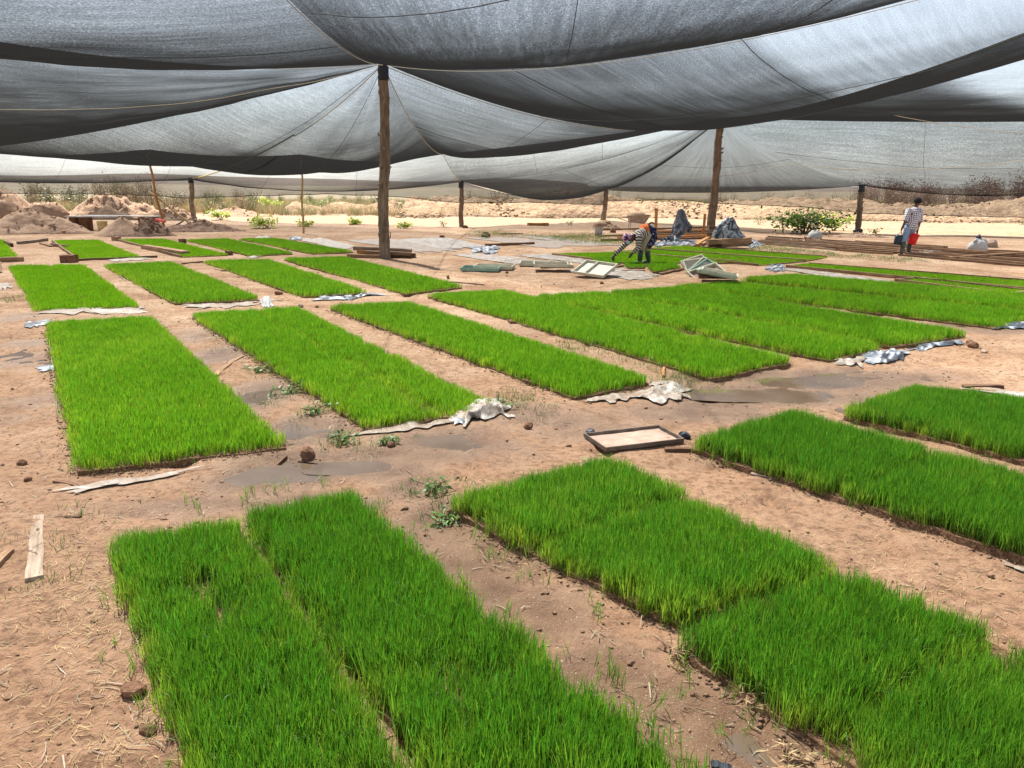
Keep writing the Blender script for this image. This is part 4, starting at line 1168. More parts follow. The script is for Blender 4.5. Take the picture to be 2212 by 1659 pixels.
def bucket(label, cat, center, r0, r1, h, mat, tilt, handle_to, name):
    """open bucket: outer wall, inner wall, floor, rim and a bail handle"""
    o = empty(name, center, label, cat)
    n = 22; mb = MB()
    prof = [(0.0, 0.0), (r0, 0.0), (r0 + (r1 - r0) * .5, h * .5), (r1, h * .93), (r1 * 1.06, h * .94), (r1 * 1.06, h), (r1 * .96, h), (r0 * .95, .012), (0.0, .012)]
    V = []; F = []
    for (r, z) in prof:
        for k in range(n): V.append(Vector((r * math.cos(2 * PI * k / n), r * math.sin(2 * PI * k / n), z)))
    for j in range(len(prof) - 1):
        for k in range(n): F.append((j * n + k, j * n + (k + 1) % n, (j + 1) * n + (k + 1) % n, (j + 1) * n + k))
    R = Matrix.Rotation(tilt, 4, 'Y')
    mb.add([R @ v for v in V], F).build('bucket_body', mat, o, True)
    if handle_to is not None:
        ht = Vector(handle_to) - Vector(center)
        a = R @ Vector((r1 * 1.05, 0, h * .97)); b = R @ Vector((-r1 * 1.05, 0, h * .97))
        MB().add(*tube_vf([a, a.lerp(ht, .5) + Vector((.015, 0, .0)), ht + Vector((.02, 0, 0)), ht - Vector((.02, 0, 0)), b.lerp(ht, .5) - Vector((.015, 0, 0)), b], .007, 6)).build('handle', M['rust'], o, True)
    return o
hb = mf_ + jv('wrB') + Vector((0, .02, -.125))
bucket('bright red bucket hanging tilted from the walking man\'s right hand', 'bucket', mf_ + Vector((.16, .02, .325)), .115, .14, .33, M['red_plastic'], math.radians(12), hb, 'bucket')
# dark blue can with its top cut off
ha = mf_ + jv('wrA') + Vector((-.02, .02, -.125))
cc = mf_ + Vector((-.295, -.02, .31))
can = empty('jerrycan', cc, 'dark blue cut open can hanging from the walking man\'s left hand', 'can')
mb = MB(); V = []; F = []
prof = [(0, 0), (.105, .0), (.118, .02), (.118, .24), (.098, .29), (.088, .29), (.108, .238), (.106, .02), (0, .02)]
n = 20
for r, z in prof:
    for k in range(n):
        th = 2 * PI * k / n
        sq = 1 / max(abs(math.cos(th)), abs(math.sin(th))) ** .75
        V.append(Vector((r * math.cos(th) * sq * .95, r * math.sin(th) * sq * .6, z)))
for j in range(len(prof) - 1):
    for k in range(n): F.append((j * n + k, j * n + (k + 1) % n, (j + 1) * n + (k + 1) % n, (j + 1) * n + k))
R = Matrix.Rotation(math.radians(7), 4, 'Y')
mb.add([R @ v for v in V], F).build('can_body', M['navy_plastic'], can, True)
ht = ha - cc
a = R @ Vector((.09, 0, .285)); b = R @ Vector((-.09, 0, .285))
MB().add(*tube_vf([a, a.lerp(ht, .6), ht + Vector((.025, 0, 0)), ht - Vector((.025, 0, 0)), b.lerp(ht, .6), b], .010, 6)).build('handle', M['navy_plastic'], can, True)
# ================================================================== far background
def ridge(name, x0, x1, y, depth, hfun, mat, nx=120, ny=14, kind='structure', rough=.0, seed=0):
    V = []; F = []
    for j in range(ny + 1):
        for i in range(nx + 1):
            x = x0 + (x1 - x0) * i / nx; s = j / ny
            yy = y + depth * s
            prof = math.sin(PI * min(1, s * 1.0)) ** .8
            z = hfun(x) * prof
            z += rough * prof * float(fbm(x * 1.1 + seed, yy * 1.1, seed, 4)) + rough * .5 * prof * float(fbm(x * 3.7, yy * 3.7, seed + 3, 2))
            V.append((x, yy, z - .08 - .3 * (s in (0, 1))))
    for j in range(ny):
        for i in range(nx):
            a = j * (nx + 1) + i
            F.append((a, a + 1, a + nx + 2, a + nx + 1))
    o = link(name, mesh(name, V, F, mat, True)); tag(o, kind=kind)
    return o
t = NT('scrub_hill'); p = t.pos()
n1 = t.noise(p, .05, 6, .7); n2 = t.noise(p, .6, 4, .7)
M['hill'] = t.done(t.bsdf(t.ramp(t.math('ADD', t.math('MULTIPLY', n1, .6), t.math('MULTIPLY', n2, .4)), [(0.36, (0.10, 0.075, 0.065)), (0.5, (0.14, 0.11, 0.09)), (0.62, (0.12, 0.115, 0.08))]), .95, None, .05))
ridge('hill', -330, 40, 420, 90, lambda x: 2.5 + 3.5 * float(vnoise(x * .018, 0, 3)) + 2 * math.exp(-((x + 190) / 60) ** 2), M['hill'], 100, 8)
ridge('hill', -20, 420, 380, 90, lambda x: 1.2 + 2.0 * float(vnoise(x * .02, 0, 9)), M['hill'], 100, 8)
t = NT('rubble'); p = t.pos()
n1 = t.noise(p, 1.3, 6, .7); n2 = t.noise(p, 7, 5, .7)
v = t.n('TexVoronoi'); v.inputs['Scale'].default_value = 3.2; t.l(p, v.inputs['Vector'])
col = t.ramp(t.math('ADD', t.math('MULTIPLY', n1, .5), t.math('MULTIPLY', n2, .5)), [(0.38, (0.19, 0.115, 0.072)), (0.5, (0.30, 0.205, 0.13)), (0.64, (0.40, 0.29, 0.185))])
M['rubble'] = t.done(t.bsdf(col, .95, t.bump(t.math('SUBTRACT', n2, t.math('MULTIPLY', v.outputs['Distance'], .8)), .9, .12), .05))
ridge('rubble_bank', -7, 42, 49.5, 9, lambda x: .95 + .45 * float(vnoise(x * .25, 0, 4)) + .25 * math.sin(x * .4), M['rubble'], 300, 40, 'structure', .32, 5)
ridge('rubble_bank', -15, -4.5, 52, 6, lambda x: .45 + .35 * float(vnoise(x * .6, 0, 8)), M['rubble'], 80, 24, 'structure', .3, 9)
# loose clods on the bank
def crumbs(name, pts, sizes, mat, seed, flat=.7):
    rng = np.random.default_rng(seed)
    n = len(pts)
    base = np.array([[1, 0, 0], [0, 1, 0], [-1, 0, 0], [0, -1, 0], [.1, 0, 1], [0, .1, -1]], float)
    fc = np.array([[0, 1, 4], [1, 2, 4], [2, 3, 4], [3, 0, 4], [1, 0, 5], [2, 1, 5], [3, 2, 5], [0, 3, 5]])
    P = base[None] * (1 + rng.uniform(-.35, .35, (n, 6, 1))) + rng.uniform(-.25, .25, (n, 6, 3))
    th = rng.uniform(0, 2 * PI, n); c, s = np.cos(th), np.sin(th)
    x = P[..., 0] * c[:, None] - P[..., 1] * s[:, None]; y = P[..., 0] * s[:, None] + P[..., 1] * c[:, None]
    P = np.stack([x * rng.uniform(.7, 1.3, (n, 1)), y, P[..., 2] * flat], 2) * np.asarray(sizes)[:, None, None] + np.asarray(pts)[:, None]
    F = (fc[None] + (np.arange(n) * 6)[:, None, None]).reshape(-1, 3)
    me = bpy.data.meshes.new(name)
    me.vertices.add(n * 6); me.vertices.foreach_set('co', P.astype(np.float32).ravel())
    me.loops.add(F.size); me.loops.foreach_set('vertex_index', F.astype(np.int32).ravel())
    me.polygons.add(len(F)); me.polygons.foreach_set('loop_start', np.arange(0, F.size, 3, dtype=np.int32))
    me.update(calc_edges=True); me.materials.append(mat)
    o = link(name, me); tag(o, kind='stuff'); return o
rng = np.random.default_rng(3)
n = 2600
X = rng.uniform(-7, 40, n); Yb = rng.uniform(48.5, 54, n)
zb = np.maximum(0, (np.clip((Yb - 49.5) / 4.5, 0, 1)) ** .8 * 1.1) + gz(X, Yb) * 0
crumbs('rubble', np.stack([X, Yb, zb - .02], 1), rng.uniform(.03, .13, n) * rng.uniform(.5, 1.3, n), M['rubble'], 4)

def leafy(name, loc, label, cat, rx, ry, h, nleaf, ls, mat, seed, group=None, stems=7, shape=.5, parent_only=False, droop=.3, leaf='crown', lw=.36):
    """bush: leaning stems and small leaves scattered in clumps round their upper parts"""
    rng = random.Random(seed)
    o = empty(name, loc, label, cat, group)
    st = MB(); lf = MB(); tips = []
    for k in range(stems):
        az = rng.uniform(0, 2 * PI); f = rng.uniform(.3, 1)
        end = Vector((math.cos(az) * rx * f, math.sin(az) * ry * f, h * rng.uniform(.45, 1) * (1 - shape * f * .6)))
        mid = end * .5 + Vector((0, 0, h * .18))
        a0 = Vector((math.cos(az) * .04, math.sin(az) * .04, -.03))
        q = [a0, mid * .6, mid, end]
        st.add(*tube_vf(q, [.014 * h + .006, .010 * h + .005, .007 * h + .004, .003], 5))
        tips += [(mid * .75 + end * .25, .25), (mid * .4 + end * .6, .28), (end, .22), (mid, .22)]
    for k in range(nleaf):
        c, r = tips[rng.randrange(len(tips))]
        r *= (rx + ry) * .5
        p = c + Vector((rng.gauss(0, r), rng.gauss(0, r), rng.gauss(0, r * .6)))
        p.z = max(.03, p.z)
        s = ls * rng.uniform(.55, 1.3)
        d = Vector((rng.gauss(0, 1), rng.gauss(0, 1), rng.gauss(0, .5) - droop)).normalized()
        w = d.cross(Vector((rng.gauss(0, .5), rng.gauss(0, .5), 1))).normalized()
        rd = rng.random(); u = (rd, rng.random(), rng.random())
        lf.add([p, p + d * s * .5 + w * s * lw, p + d * s, p + d * s * .5 - w * s * lw], [(0, 1, 2, 3)], [u] * 4)
    st.build('stems', M['twig'], o)
    lf.build(leaf, mat, o)
    return o
# ---- dry scrub beyond the net
def scrub(seed, h, spread, nst, nleaf, ls, mat):
    rng = random.Random(seed)
    st = MB(); lf = MB()
    for k in range(nst):
        az = rng.uniform(0, 2 * PI); r = rng.uniform(0, .35) * spread
        b = Vector((math.cos(az) * r, math.sin(az) * r, -.05))
        L = h * rng.uniform(.55, 1.05)
        lean = rng.uniform(0, .35); a2 = rng.uniform(0, 2 * PI)
        e = b + Vector((math.cos(a2) * lean, math.sin(a2) * lean, 1)) * L
        mdl = b.lerp(e, .5) + Vector((rng.uniform(-.08, .08), rng.uniform(-.08, .08), 0)) * L
        st.add(*tube_vf([b, mdl, e], [.014, .010, .004], 3, False))
        for q in range(nleaf):
            s = rng.uniform(.25, 1.05)
            p = (b.lerp(mdl, s * 2) if s < .5 else mdl.lerp(e, (s - .5) * 2)) + Vector((rng.gauss(0, .10), rng.gauss(0, .10), rng.gauss(0, .06))) * spread
            d = Vector((rng.gauss(0, 1), rng.gauss(0, 1), rng.gauss(.5, .7))).normalized(); w = d.cross(Vector((rng.random(), rng.random(), .4))).normalized()
            sz = ls * rng.uniform(.5, 1.4); u = (rng.random(), rng.random(), rng.random())
            lf.add([p - w * sz * .22, p + d * sz, p + w * sz * .22], [(0, 1, 2)], [u] * 3)
    return st, lf
SCR = {}
def scrub_thing(kind, seed, h, spread, nst, nleaf, ls, mat, label, loc, group):
    o = empty('dry_shrub', loc, label, 'shrub', group)
    st, lf = scrub(seed, h, spread, nst, nleaf, ls, mat)
    st.build('stems', M['twig'], o); lf.build('crown', mat, o)
    SCR.setdefault(kind, []).append(o); return o
LAB = {'olive': 'olive brown weedy shrub in the dry belt beyond the net at left', 'brown': 'dry grey brown shrub in the belt beyond the net at left',
       'red': 'reddish brown leafless shrub in the thicket beyond the net at right', 'thin': 'thin dry shrub standing beyond the rubble bank in the middle'}
GRP = {'olive': 'olive shrubs beyond the net', 'brown': 'dry shrubs beyond the net at left', 'red': 'red brown thicket beyond the net', 'thin': 'thin dry shrubs beyond the bank'}
far = Vector((0, 3000, 0))
rs = random.Random(17)
def place(kind, loc, sc):
    lst = SCR.setdefault(kind, [])
    if len(lst) < 3:
        sd = 50 + len(lst) * 7 + len(SCR) * 31
        if kind == 'olive': o = scrub_thing(kind, sd, 1.5, 1.4, 26, 16, .16, M['olive_leaf'], LAB[kind], loc, GRP[kind])
        elif kind == 'brown': o = scrub_thing(kind, sd, 2.0, 1.2, 30, 13, .13, M['dry_leaf'], LAB[kind], loc, GRP[kind])
        elif kind == 'red': o = scrub_thing(kind, sd, 3.2, 2.2, 46, 9, .22, M['reddish_leaf'], LAB[kind], loc, GRP[kind])
        else: o = scrub_thing(kind, sd, 1.7, 1.0, 16, 8, .12, M['dry_leaf'], LAB[kind], loc, GRP[kind])
    else:
        o = copy_tree(lst[rs.randrange(3)]); o.location = loc
    o.rotation_euler = (0, 0, rs.uniform(0, 6.28)); o.scale = (sc, sc, sc * rs.uniform(.85, 1.15))
for k in range(84):
    x = rs.uniform(-60, 560); Y = rs.uniform(50, 68)
    p = AT(x, 400, Y); place('brown' if rs.random() < (.75 if x < 330 else .35) else 'olive', Vector((p.x, Y, 0)), rs.uniform(.7, 1.15) * (.95 if x < 330 else .75))
for k in range(22):
    x = rs.uniform(520, 1010); Y = rs.uniform(58, 85)
    p = AT(x, 400, Y); place('olive', Vector((p.x, Y, 0)), rs.uniform(.35, .7))
for k in range(58):
    x = rs.uniform(1860, 2300); Y = rs.uniform(75, 105)
    p = AT(x, 400, Y); place('red', Vector((p.x, Y, 0)), rs.uniform(.6, 1.0))
for k in range(60):
    x = rs.uniform(1000, 1920); Y = rs.uniform(62, 95)
    p = AT(x, 400, Y); place('thin', Vector((p.x, Y, 0)), rs.uniform(.5, 1.15))
# ---- dry grass and low green growth as ground cover
def tuft(seed, n, h, w, mat):
    random.seed(seed); mb = MB()
    for k in range(n): blade(mb, random.gauss(0, .12), random.gauss(0, .12), h * random.uniform(.5, 1.1), w, random.uniform(.05, .5), random.uniform(0, 6.28), random.uniform(.1, .7), random.random(), random.random(), 2)
    return bpy.data.objects.new('grass_tuft', mb.me('grass_tuft', mat))
CLUMPS['dry'] = [tuft(k, 22, .55, .02, M['straw'] if k % 2 else M['olive_leaf']) for k in range(4)]
CLUMPS['gr'] = [tuft(20 + k, 14, .11, .008, M['weed']) for k in range(4)]
for k in ('dry', 'gr'): SG[k] = scatter_group('scatter_' + k, CLUMPS[k]); SGN[k] = len(CLUMPS[k])
rng = np.random.default_rng(8)
def field(n, x0, x1, Y0, Y1, seed, thr):
    out = []
    X = rng.uniform(x0, x1, n); Y = rng.uniform(Y0, Y1, n)
    k = fbm(X * .12, Y * .12, seed, 3) > thr
    X, Y = X[k], Y[k]
    return np.stack([X, Y, gz(X, Y) - .02], 1)
f1 = field(6000, -48, -2, 50, 78, 1, -.25)
scatter('dry_grass', f1, np.repeat(rng.uniform(.6, 1.5, len(f1))[:, None], 3, 1), .15, 'dry')
f2 = field(8000, -10, 85, 61, 115, 2, -.35)
scatter('dry_grass', f2, np.repeat(rng.uniform(.5, 1.3, len(f2))[:, None], 3, 1), .15, 'dry')
def patch_px(px, n, rx, ry):
    out = []
    for x, y in px:
        p = G(x, y)
        for k in range(n):
            a, b = p.x + rng.normal(0, rx), p.y + rng.normal(0, ry); out.append((a, b, float(gz(a, b)) - .005))
    return np.array(out)
low = patch_px([(1180, 512), (1220, 516), (1260, 520), (1300, 522), (1250, 511), (1290, 513), (1330, 525), (1075, 507), (1060, 503)], 70, .7, .9)
scatter('sparse_grass', low, np.repeat(rng.uniform(.5, 1.2, len(low))[:, None], 3, 1), .2, 'gr')
low = patch_px([(1690, 541), (1740, 545), (1790, 550), (1850, 556), (1900, 560), (1960, 562), (1660, 536), (1650, 540), (1720, 548)], 45, .6, .5)
scatter('sparse_grass', low, np.repeat(rng.uniform(.4, 1.0, len(low))[:, None], 3, 1), .2, 'gr')
low = patch_px([(40, 650), (70, 640), (1250, 760), (1340, 775), (1400, 790), (1440, 815), (1300, 755), (1460, 822), (1480, 838), (620, 850), (580, 810), (690, 890), (760, 955), (940, 1060), (960, 1110), (1220, 745), (1100, 870), (1130, 885)], 16, .13, .2)
scatter('sparse_grass', low, np.repeat(rng.uniform(.35, .8, len(low))[:, None], 3, 1), .3, 'gr')
low = patch_px([(90, 1130), (120, 1230), (160, 1200), (1090, 565), (1390, 600), (2000, 566), (300, 700), (500, 742), (2100, 600)], 6, .15, .25)
scatter('sparse_grass', low, np.repeat(rng.uniform(.3, .7, len(low))[:, None], 3, 1), .3, 'gr')

# ================================================================== shrubs near the net
def base(x, y): 
    p = G(x, y); p.z = float(gz(p.x, p.y)); return p
leafy('green_bush', base(1738, 505), 'big dark green bush of broad leaves spreading beside the grey sack', 'bush', 1.85, .9, 1.15, 1300, .16, M['bush'], 3, None, 22, .6)
leafy('green_bush', base(1800, 497), 'yellow green sunlit bush behind the big dark green one', 'bush', 1.0, .6, .8, 560, .13, M['bush_yellow'], 5, None, 9, .5)
YG = 'young yellow green shrubs on the bright sand'
for x, y, rx, h, n, lab in [(478, 474, .42, .55, 240, 'round yellow green shrub right of the short left post'), (583, 493, .62, .45, 330, 'wide yellow green shrub low on the sand'), (585, 456, .7, .95, 330, 'tall yellow green shrub standing behind the wide low one'),
     (662, 489, .42, .28, 130, 'small yellow green shrub at the foot of the thin wooden pole'), (762, 486, .36, .28, 130, 'small yellow green shrub left of the big post'), (876, 494, .30, .32, 130, 'small yellow green shrub just right of the big post'),
     (548, 484, .2, .35, 70, 'narrow yellow green shrub left of the wide one')]:
    leafy('young_shrub', base(x, y), lab, 'shrub', rx * 1.2, rx, h * 1.15, int(n * 1.3), .13, M['bush_yellow'], int(x), YG, 6, .4)
leafy('green_bush', base(880, 462), 'dark green bush at the edge of the sand right of the big post', 'bush', 1.0, .8, .95, 420, .13, M['olive_leaf'], 61, None, 9, .4)
leafy('green_bush', base(690, 458), 'broad grey green bush at the edge of the sand left of the big post', 'bush', 1.7, .8, .9, 520, .13, M['weed'], 62, None, 10, .4)
for x, y, rx, h, mt, lab in [(960, 490, .3, .35, 'weed', 'small weed left of the short middle post'), (1230, 486, .3, .3, 'weed', 'small weed right of the orange plank'), (1305, 486, .45, .42, 'weed', 'leafy weed at the foot of the short post by the white bucket'),
     (1400, 520, .01, .01, 'weed', ''), (1890, 512, .35, .45, 'bush', 'thin spindly shrub right of the wrapped post'), (1690, 492, .3, .45, 'weed', 'thin weed at the left of the big green bush'), (1480, 500, .3, .5, 'weed', 'pale thin weed behind the plastic drape'),
     (1950, 470, .35, .22, 'bush_yellow', 'low light green plant left of the walking man'), (1640, 486, .35, .45, 'weed', 'thin weed right of the plastic heap'), (1053, 515, .28, .2, 'weed', 'low green weed beside the dark clod'), (1395, 478, .2, .4, 'weed', 'tall grass weed left of the wheelbarrow'),
     (2210, 486, .3, .2, 'weed', 'low weed at the right picture edge')]:
    if lab: leafy('weed', base(x, y), lab, 'weed', rx, rx * .8, h, 70, .07 if mt != 'bush' else .1, M[mt], int(x * 3), None, 5, .3, leaf='leaves')
# small weeds on the paths
wl = [(938, 1062, .14, 'leafy weed at the left corner of the bed before the black tray'), (958, 1118, .11, 'small dark weed below the leafy one on the wet path'), (682, 893, .16, 'flat grey green weed on the wet path, upper of three'), (742, 958, .12, 'flat weed on the wet path above the puddle'),
      (620, 845, .16, 'flat weed beside the double bed, highest on the path'), (560, 800, .14, 'pale weed beside the crooked bark strip'), (842, 958, .08, 'tiny weed in the mud near the dark clods'), (1085, 880, .14, 'low weed beside the crumpled white sheet'),
      (1290, 1010, .1, 'small dark weed left of the black tray'), (1700, 1630, .12, 'dry weed tuft on the path at the bottom'), (1650, 1510, .12, 'withered weed tuft by the bed corner'), (1450, 1410, .12, 'withered grass tuft below the joint of the right beds')]
for x, y, r, lab in wl:
    p = base(x, y); dry = 'withered' in lab or 'dry' in lab
    leafy('weed', p, lab, 'weed', r, r, r * .55, 50 if dry else 90, .055, M['straw'] if dry else M['weed'], int(x + y), None, 7, .2, leaf='leaves', lw=.06 if dry else .17)

# ================================================================== heaps of soil
def heap(name, px, rx, ry, h, mat, label, seed, peak=1.3, rough=.12, flat=0.0):
    c = base(*px); n = 56; m_ = 24
    o = None; V = [Vector((0, 0, h))]; F = []
    for j in range(1, m_ + 1):
        s = j / m_
        for i in range(n):
            th = 2 * PI * i / n
            r = s * (1 + .22 * (float(vnoise(i / n * 6 + seed, 0, seed)) - .5) * 2)
            x, y = math.cos(th) * rx * r, math.sin(th) * ry * r
            z = h * max(0, 1 - max(0, s - flat) / (1 - flat)) ** peak
            w = rough * h * (float(fbm((c.x + x) * 2.4 + seed, (c.y + y) * 2.4, seed, 4)) + .5 * float(fbm((c.x + x) * 8, (c.y + y) * 8, seed + 2, 2))) * .7
            V.append(Vector((x, y, z + w * min(1, 3 * (1 - s)) - (.08 if j == m_ else 0))))
    V[0].z = sum(V[1 + i].z for i in range(n)) / n
    for i in range(n): F.append((0, 1 + i, 1 + (i + 1) % n))
    for j in range(m_ - 1):
        for i in range(n):
            a = 1 + j * n + i; b = 1 + j * n + (i + 1) % n
            F.append((a, a + n, b + n, b))
    o = link(name, mesh(name, V, F, mat, True)); o.location = c
    tag(o, label, 'soil heap'); return o
heap('soil_heap', (70, 503), 2.5, 1.3, 1.0, M['sand'], 'rough crumbly soil heap at the left edge in front of the board table', 3, 1.2, .28)
heap('sand_heap', (268, 508), .95, .8, .72, M['sand'], 'smooth cone of sand leaning against the board table', 5, 1.0, .05)
heap('soil_heap', (325, 508), .95, .8, .66, M['dark_soil'], 'lumpy brown soil heap under the right end of the board table', 6, 1.2, .5)
heap('soil_heap', (440, 498), 1.9, .9, .42, M['dark_soil'], 'low dark clod heap round the foot of the short left post', 8, 1.1, .45)
heap('soil_heap', (235, 472), 3.0, 1.6, 1.15, M['sand'], 'wide pale dug soil heap behind the board table', 9, .9, .4, .2)
heap('soil_heap', (5, 470), 1.9, 1.4, 1.35, M['sand'], 'tall steep soil heap behind the others at the left edge', 11, .7, .15, .3)
heap('soil_heap', (100, 472), 1.2, .8, .78, M['sand'], 'flat topped block of dug soil right of the tall heap', 12, .5, .12, .5)
heap('soil_heap', (375, 474), 1.6, 1.0, .75, M['sand'], 'pale soil heap behind the slanted pole', 13, 1.0, .35)
heap('soil_heap', (505, 466), 2.2, 1.0, .5, M['sand'], 'low pale soil heap behind the yellow green shrubs', 14, 1.0, .4)
t_ = M['ochre'] = plain('ochre_sand', (0.24, 0.16, 0.085), (0.36, 0.25, 0.14), 2, .95, .7, .08, .05)
heap('sand_heap', (2085, 466), 2.2, 1.3, 1.0, M['ochre'], 'big ochre sand heap seen through the net at the right', 15, 1.0, .1)
heap('sand_heap', (1835, 460), 1.1, .9, .72, M['ochre'], 'smaller ochre sand heap left of the wrapped post', 16, 1.0, .1)
heap('sand_heap', (1505, 447), 1.8, 1.0, .5, M['rubble'], 'low brown rubble heap seen behind the tall right post', 17, 1.0, .3)
heap('soil_heap', (1855, 512), 1.2, .6, .16, M['sand'], 'low soil mound round the foot of the wrapped post', 18, 1.2, .3)
heap('soil_heap', (1310, 492), .6, .4, .30, M['sand'], 'small soil heap right behind the white bucket', 19, 1.0, .3)
heap('soil_heap', (1745, 521), .6, .3, .14, M['clod'], 'small brown soil lump beside the grey sack', 20, 1.0, .3)

# ================================================================== timber
def plank3(p0, p1, w, h, mat, label, group=None, name='plank', cat='plank', seed=0, bend=0.0, taper=.0, twist=0.0, segs=6, raise_=True):
    """sawn or split timber from p0 to p1 (centres of its underside)"""
    rng = random.Random(seed * 13 + int(p0.x * 100) + int(p0.y * 37))
    d = p1 - p0; L = d.length; ang = math.atan2(d.y, d.x); pit = math.asin(max(-1, min(1, d.z / L)))
    V = []; F = []; UV = []
    for i in range(segs + 1):
        s = i / segs; x = s * L - L / 2
        ww = w * (1 - taper * s) * rng.uniform(.93, 1.07); hh = h * rng.uniform(.92, 1.08)
        oy = bend * math.sin(PI * s) + rng.uniform(-.004, .004); oz = rng.uniform(0, .004)
        tw = twist * (s - .5)
        for (yy, zz) in ((-ww / 2, 0), (ww / 2, 0), (ww / 2 * .96, hh), (-ww / 2 * .96, hh)):
            y2 = yy * math.cos(tw) - zz * math.sin(tw); z2 = yy * math.sin(tw) + zz * math.cos(tw)
            V.append(Vector((x + rng.uniform(-.006, .006) * (i in (0, segs)), y2 + oy, z2 + oz))); UV.append((x, yy, zz))
    for i in range(segs):
        for k in range(4):
            k2 = (k + 1) % 4
            F.append((i * 4 + k, i * 4 + k2, (i + 1) * 4 + k2, (i + 1) * 4 + k))
    F.append((3, 2, 1, 0)); F.append(tuple(segs * 4 + k for k in range(4)))
    mb = MB().add(V, F, UV)
    me = mb.me(name, mat)
    bm = bmesh.new(); bm.from_mesh(me); bmesh.ops.recalc_face_normals(bm, faces=bm.faces); bm.to_mesh(me); bm.free()
    o = link(name, me)
    o.location = (p0 + p1) / 2; o.rotation_euler = (0, -pit, ang)
    return tag(o, label, cat, group)
def plank(a, b, w, h, mat, label, group=None, z=0.0, **k):
    p0 = G(a[0], a[1]); p1 = G(b[0], b[1])
    p0.z = float(gz(p0.x, p0.y)) + z - .006; p1.z = float(gz(p1.x, p1.y)) + z - .006
    return plank3(p0, p1, w, h, mat, label, group, **k)
def plank_at(a, b, Y0, Y1, w, h, mat, label, group=None, **k):
    return plank3(AT(a[0], a[1], Y0), AT(b[0], b[1], Y1), w, h, mat, label, group, **k)
PK, PD, PG, PO = M['plank'], M['plank_dark'], M['plank_grey'], M['plank_orange']
plank((74, 1258), (83, 1112), .085, .022, PG, 'pale weathered flat board lying alone at the lower left', segs=10, seed=3, taper=.3)
plank((-12, 1232), (22, 1196), .05, .03, PK, 'thin split stick at the left picture edge above the pale board')
plank((465, 808), (524, 770), .07, .025, PK, 'crooked bark strip lying on the path left of the double bed', bend=.03, taper=.5)
plank((1655, 1656), (1835, 1650), .05, .012, PK, 'pale split stick at the bottom edge between the front beds', taper=.4, bend=.01)
plank((1535, 1643), (1578, 1650), .035, .012, M['black_plastic'], 'small black strip in the puddle at the bottom', cat='scrap', name='plastic_scrap')
plank((1436, 973), (1538, 977), .06, .03, PD, 'brown split stick lying in front of the black tray', taper=.5, bend=.015)
plank((1622, 1024), (1690, 1038), .035, .018, PG, 'grey split cane on the path between the two right beds', taper=.3)
plank((2082, 833), (2166, 836), .09, .035, PD, 'dark broken bark piece near the right edge, farther of two', taper=.3, bend=.03)
plank((2096, 842), (2150, 846), .06, .03, PK, 'brown broken bark piece near the right edge, nearer of two', taper=.3)
plank((118, 1114), (176, 1118), .022, .015, PD, 'thin dark twig right above the pale board', cat='twig', name='twig')
plank((118, 1040), (168, 1050), .03, .02, PD, 'dark curved twig left of the white strip', cat='twig', name='twig', bend=.02)
plank((590, 1005), (618, 985), .03, .02, PD, 'short stick lying between the large bed and the puddle', cat='twig', name='twig')
# timber pile at the big post
b0 = P1b.y + .12
T1 = 'timber piled at the foot of the big post'
plank((752, 556), (842, 558.5), .16, .10, PK, 'lowest long beam of the pile, pale cut end at left', T1, z=0)
plank((773, 553), (870, 554), .15, .10, PD, 'dark beam at the bottom back of the pile by the big post', T1, z=0)
plank((842, 556), (898, 556), .18, .13, PD, 'thick dark beam end sticking out right of the big post', T1, z=0)
plank_at((773, 548), (822, 550), 22.1, 22.0, .16, .10, PO, 'orange brown short beam left of the big post', T1)
plank_at((790, 548), (888, 552), 21.95, 21.95, .18, .08, PK, 'flat plank crossing behind the big post', T1)
plank_at((764, 540), (888, 547), 22.2, 22.15, .20, .11, PG, 'topmost grey beam tilted on the pile', T1)
plank_at((838, 541), (888, 545), 22.5, 22.4, .14, .08, PK, 'thin top plank at the right back of the pile', T1)
# far left
plank((40, 526), (101, 520), .14, .10, PG, 'grey log lying at an angle near the left edge of the farthest row')
plank((91, 525), (112, 532), .17, .05, PK, 'light broken board beside the grey log', cat='board')
plank((112, 530), (147, 536), .10, .10, PD, 'dark stick with a burnt end left of the bright short bed')
plank((12, 526), (25, 533), .12, .12, PD, 'dark wood stub at the right edge of the cut off bed', cat='wood block', name='wood_block')
plank((-20, 565), (51, 564), .14, .12, PK, 'thick tan log at the left picture edge')
plank((134, 566), (167, 566), .22, .19, M['clod'], 'brown square wood block between the first two rows at left', cat='wood block', name='wood_block')
plank((168, 563), (340, 556), .07, .06, PD, 'long thin dark board along the front of the bright short bed')
plank((246, 519), (257, 520), .16, .14, PK, 'small wood block at the back corner of a short bed, upper left', cat='wood block', name='wood_block')
plank((313, 537), (401, 552), .24, .13, PK, 'big split timber lying along the edge of a short bed')
plank((391, 525), (399, 527), .14, .14, PD, 'small dark block between two short beds', cat='wood block', name='wood_block')
plank((491, 550), (499, 551), .12, .12, PD, 'dark block at the front corner of a short bed', cat='wood block', name='wood_block')
plank((394, 571), (438, 567), .06, .04, PD, 'thin dark stick between two beds of the second row', cat='stick', name='stick')
plank((466, 582), (483, 585), .10, .03, PK, 'small light board scrap on the path of the second row', cat='board')
plank((0, 560), (2, 590), .05, .03, PD, 'short dark stick at the left picture edge', cat='stick', name='stick')
plank((973, 611), (1046, 616), .035, .03, PG, 'pale thin stick lying in front of the peg', cat='stick', name='stick', taper=.4)
plank_at((969, 612), (964, 596), 17.0, 17.0, .06, .05, PK, 'short leaning wooden peg at the end of a second row bed', cat='peg', name='peg')
plank((1049, 531), (1153, 528), .14, .09, PD, 'dark log among the white sheets', bend=.05)
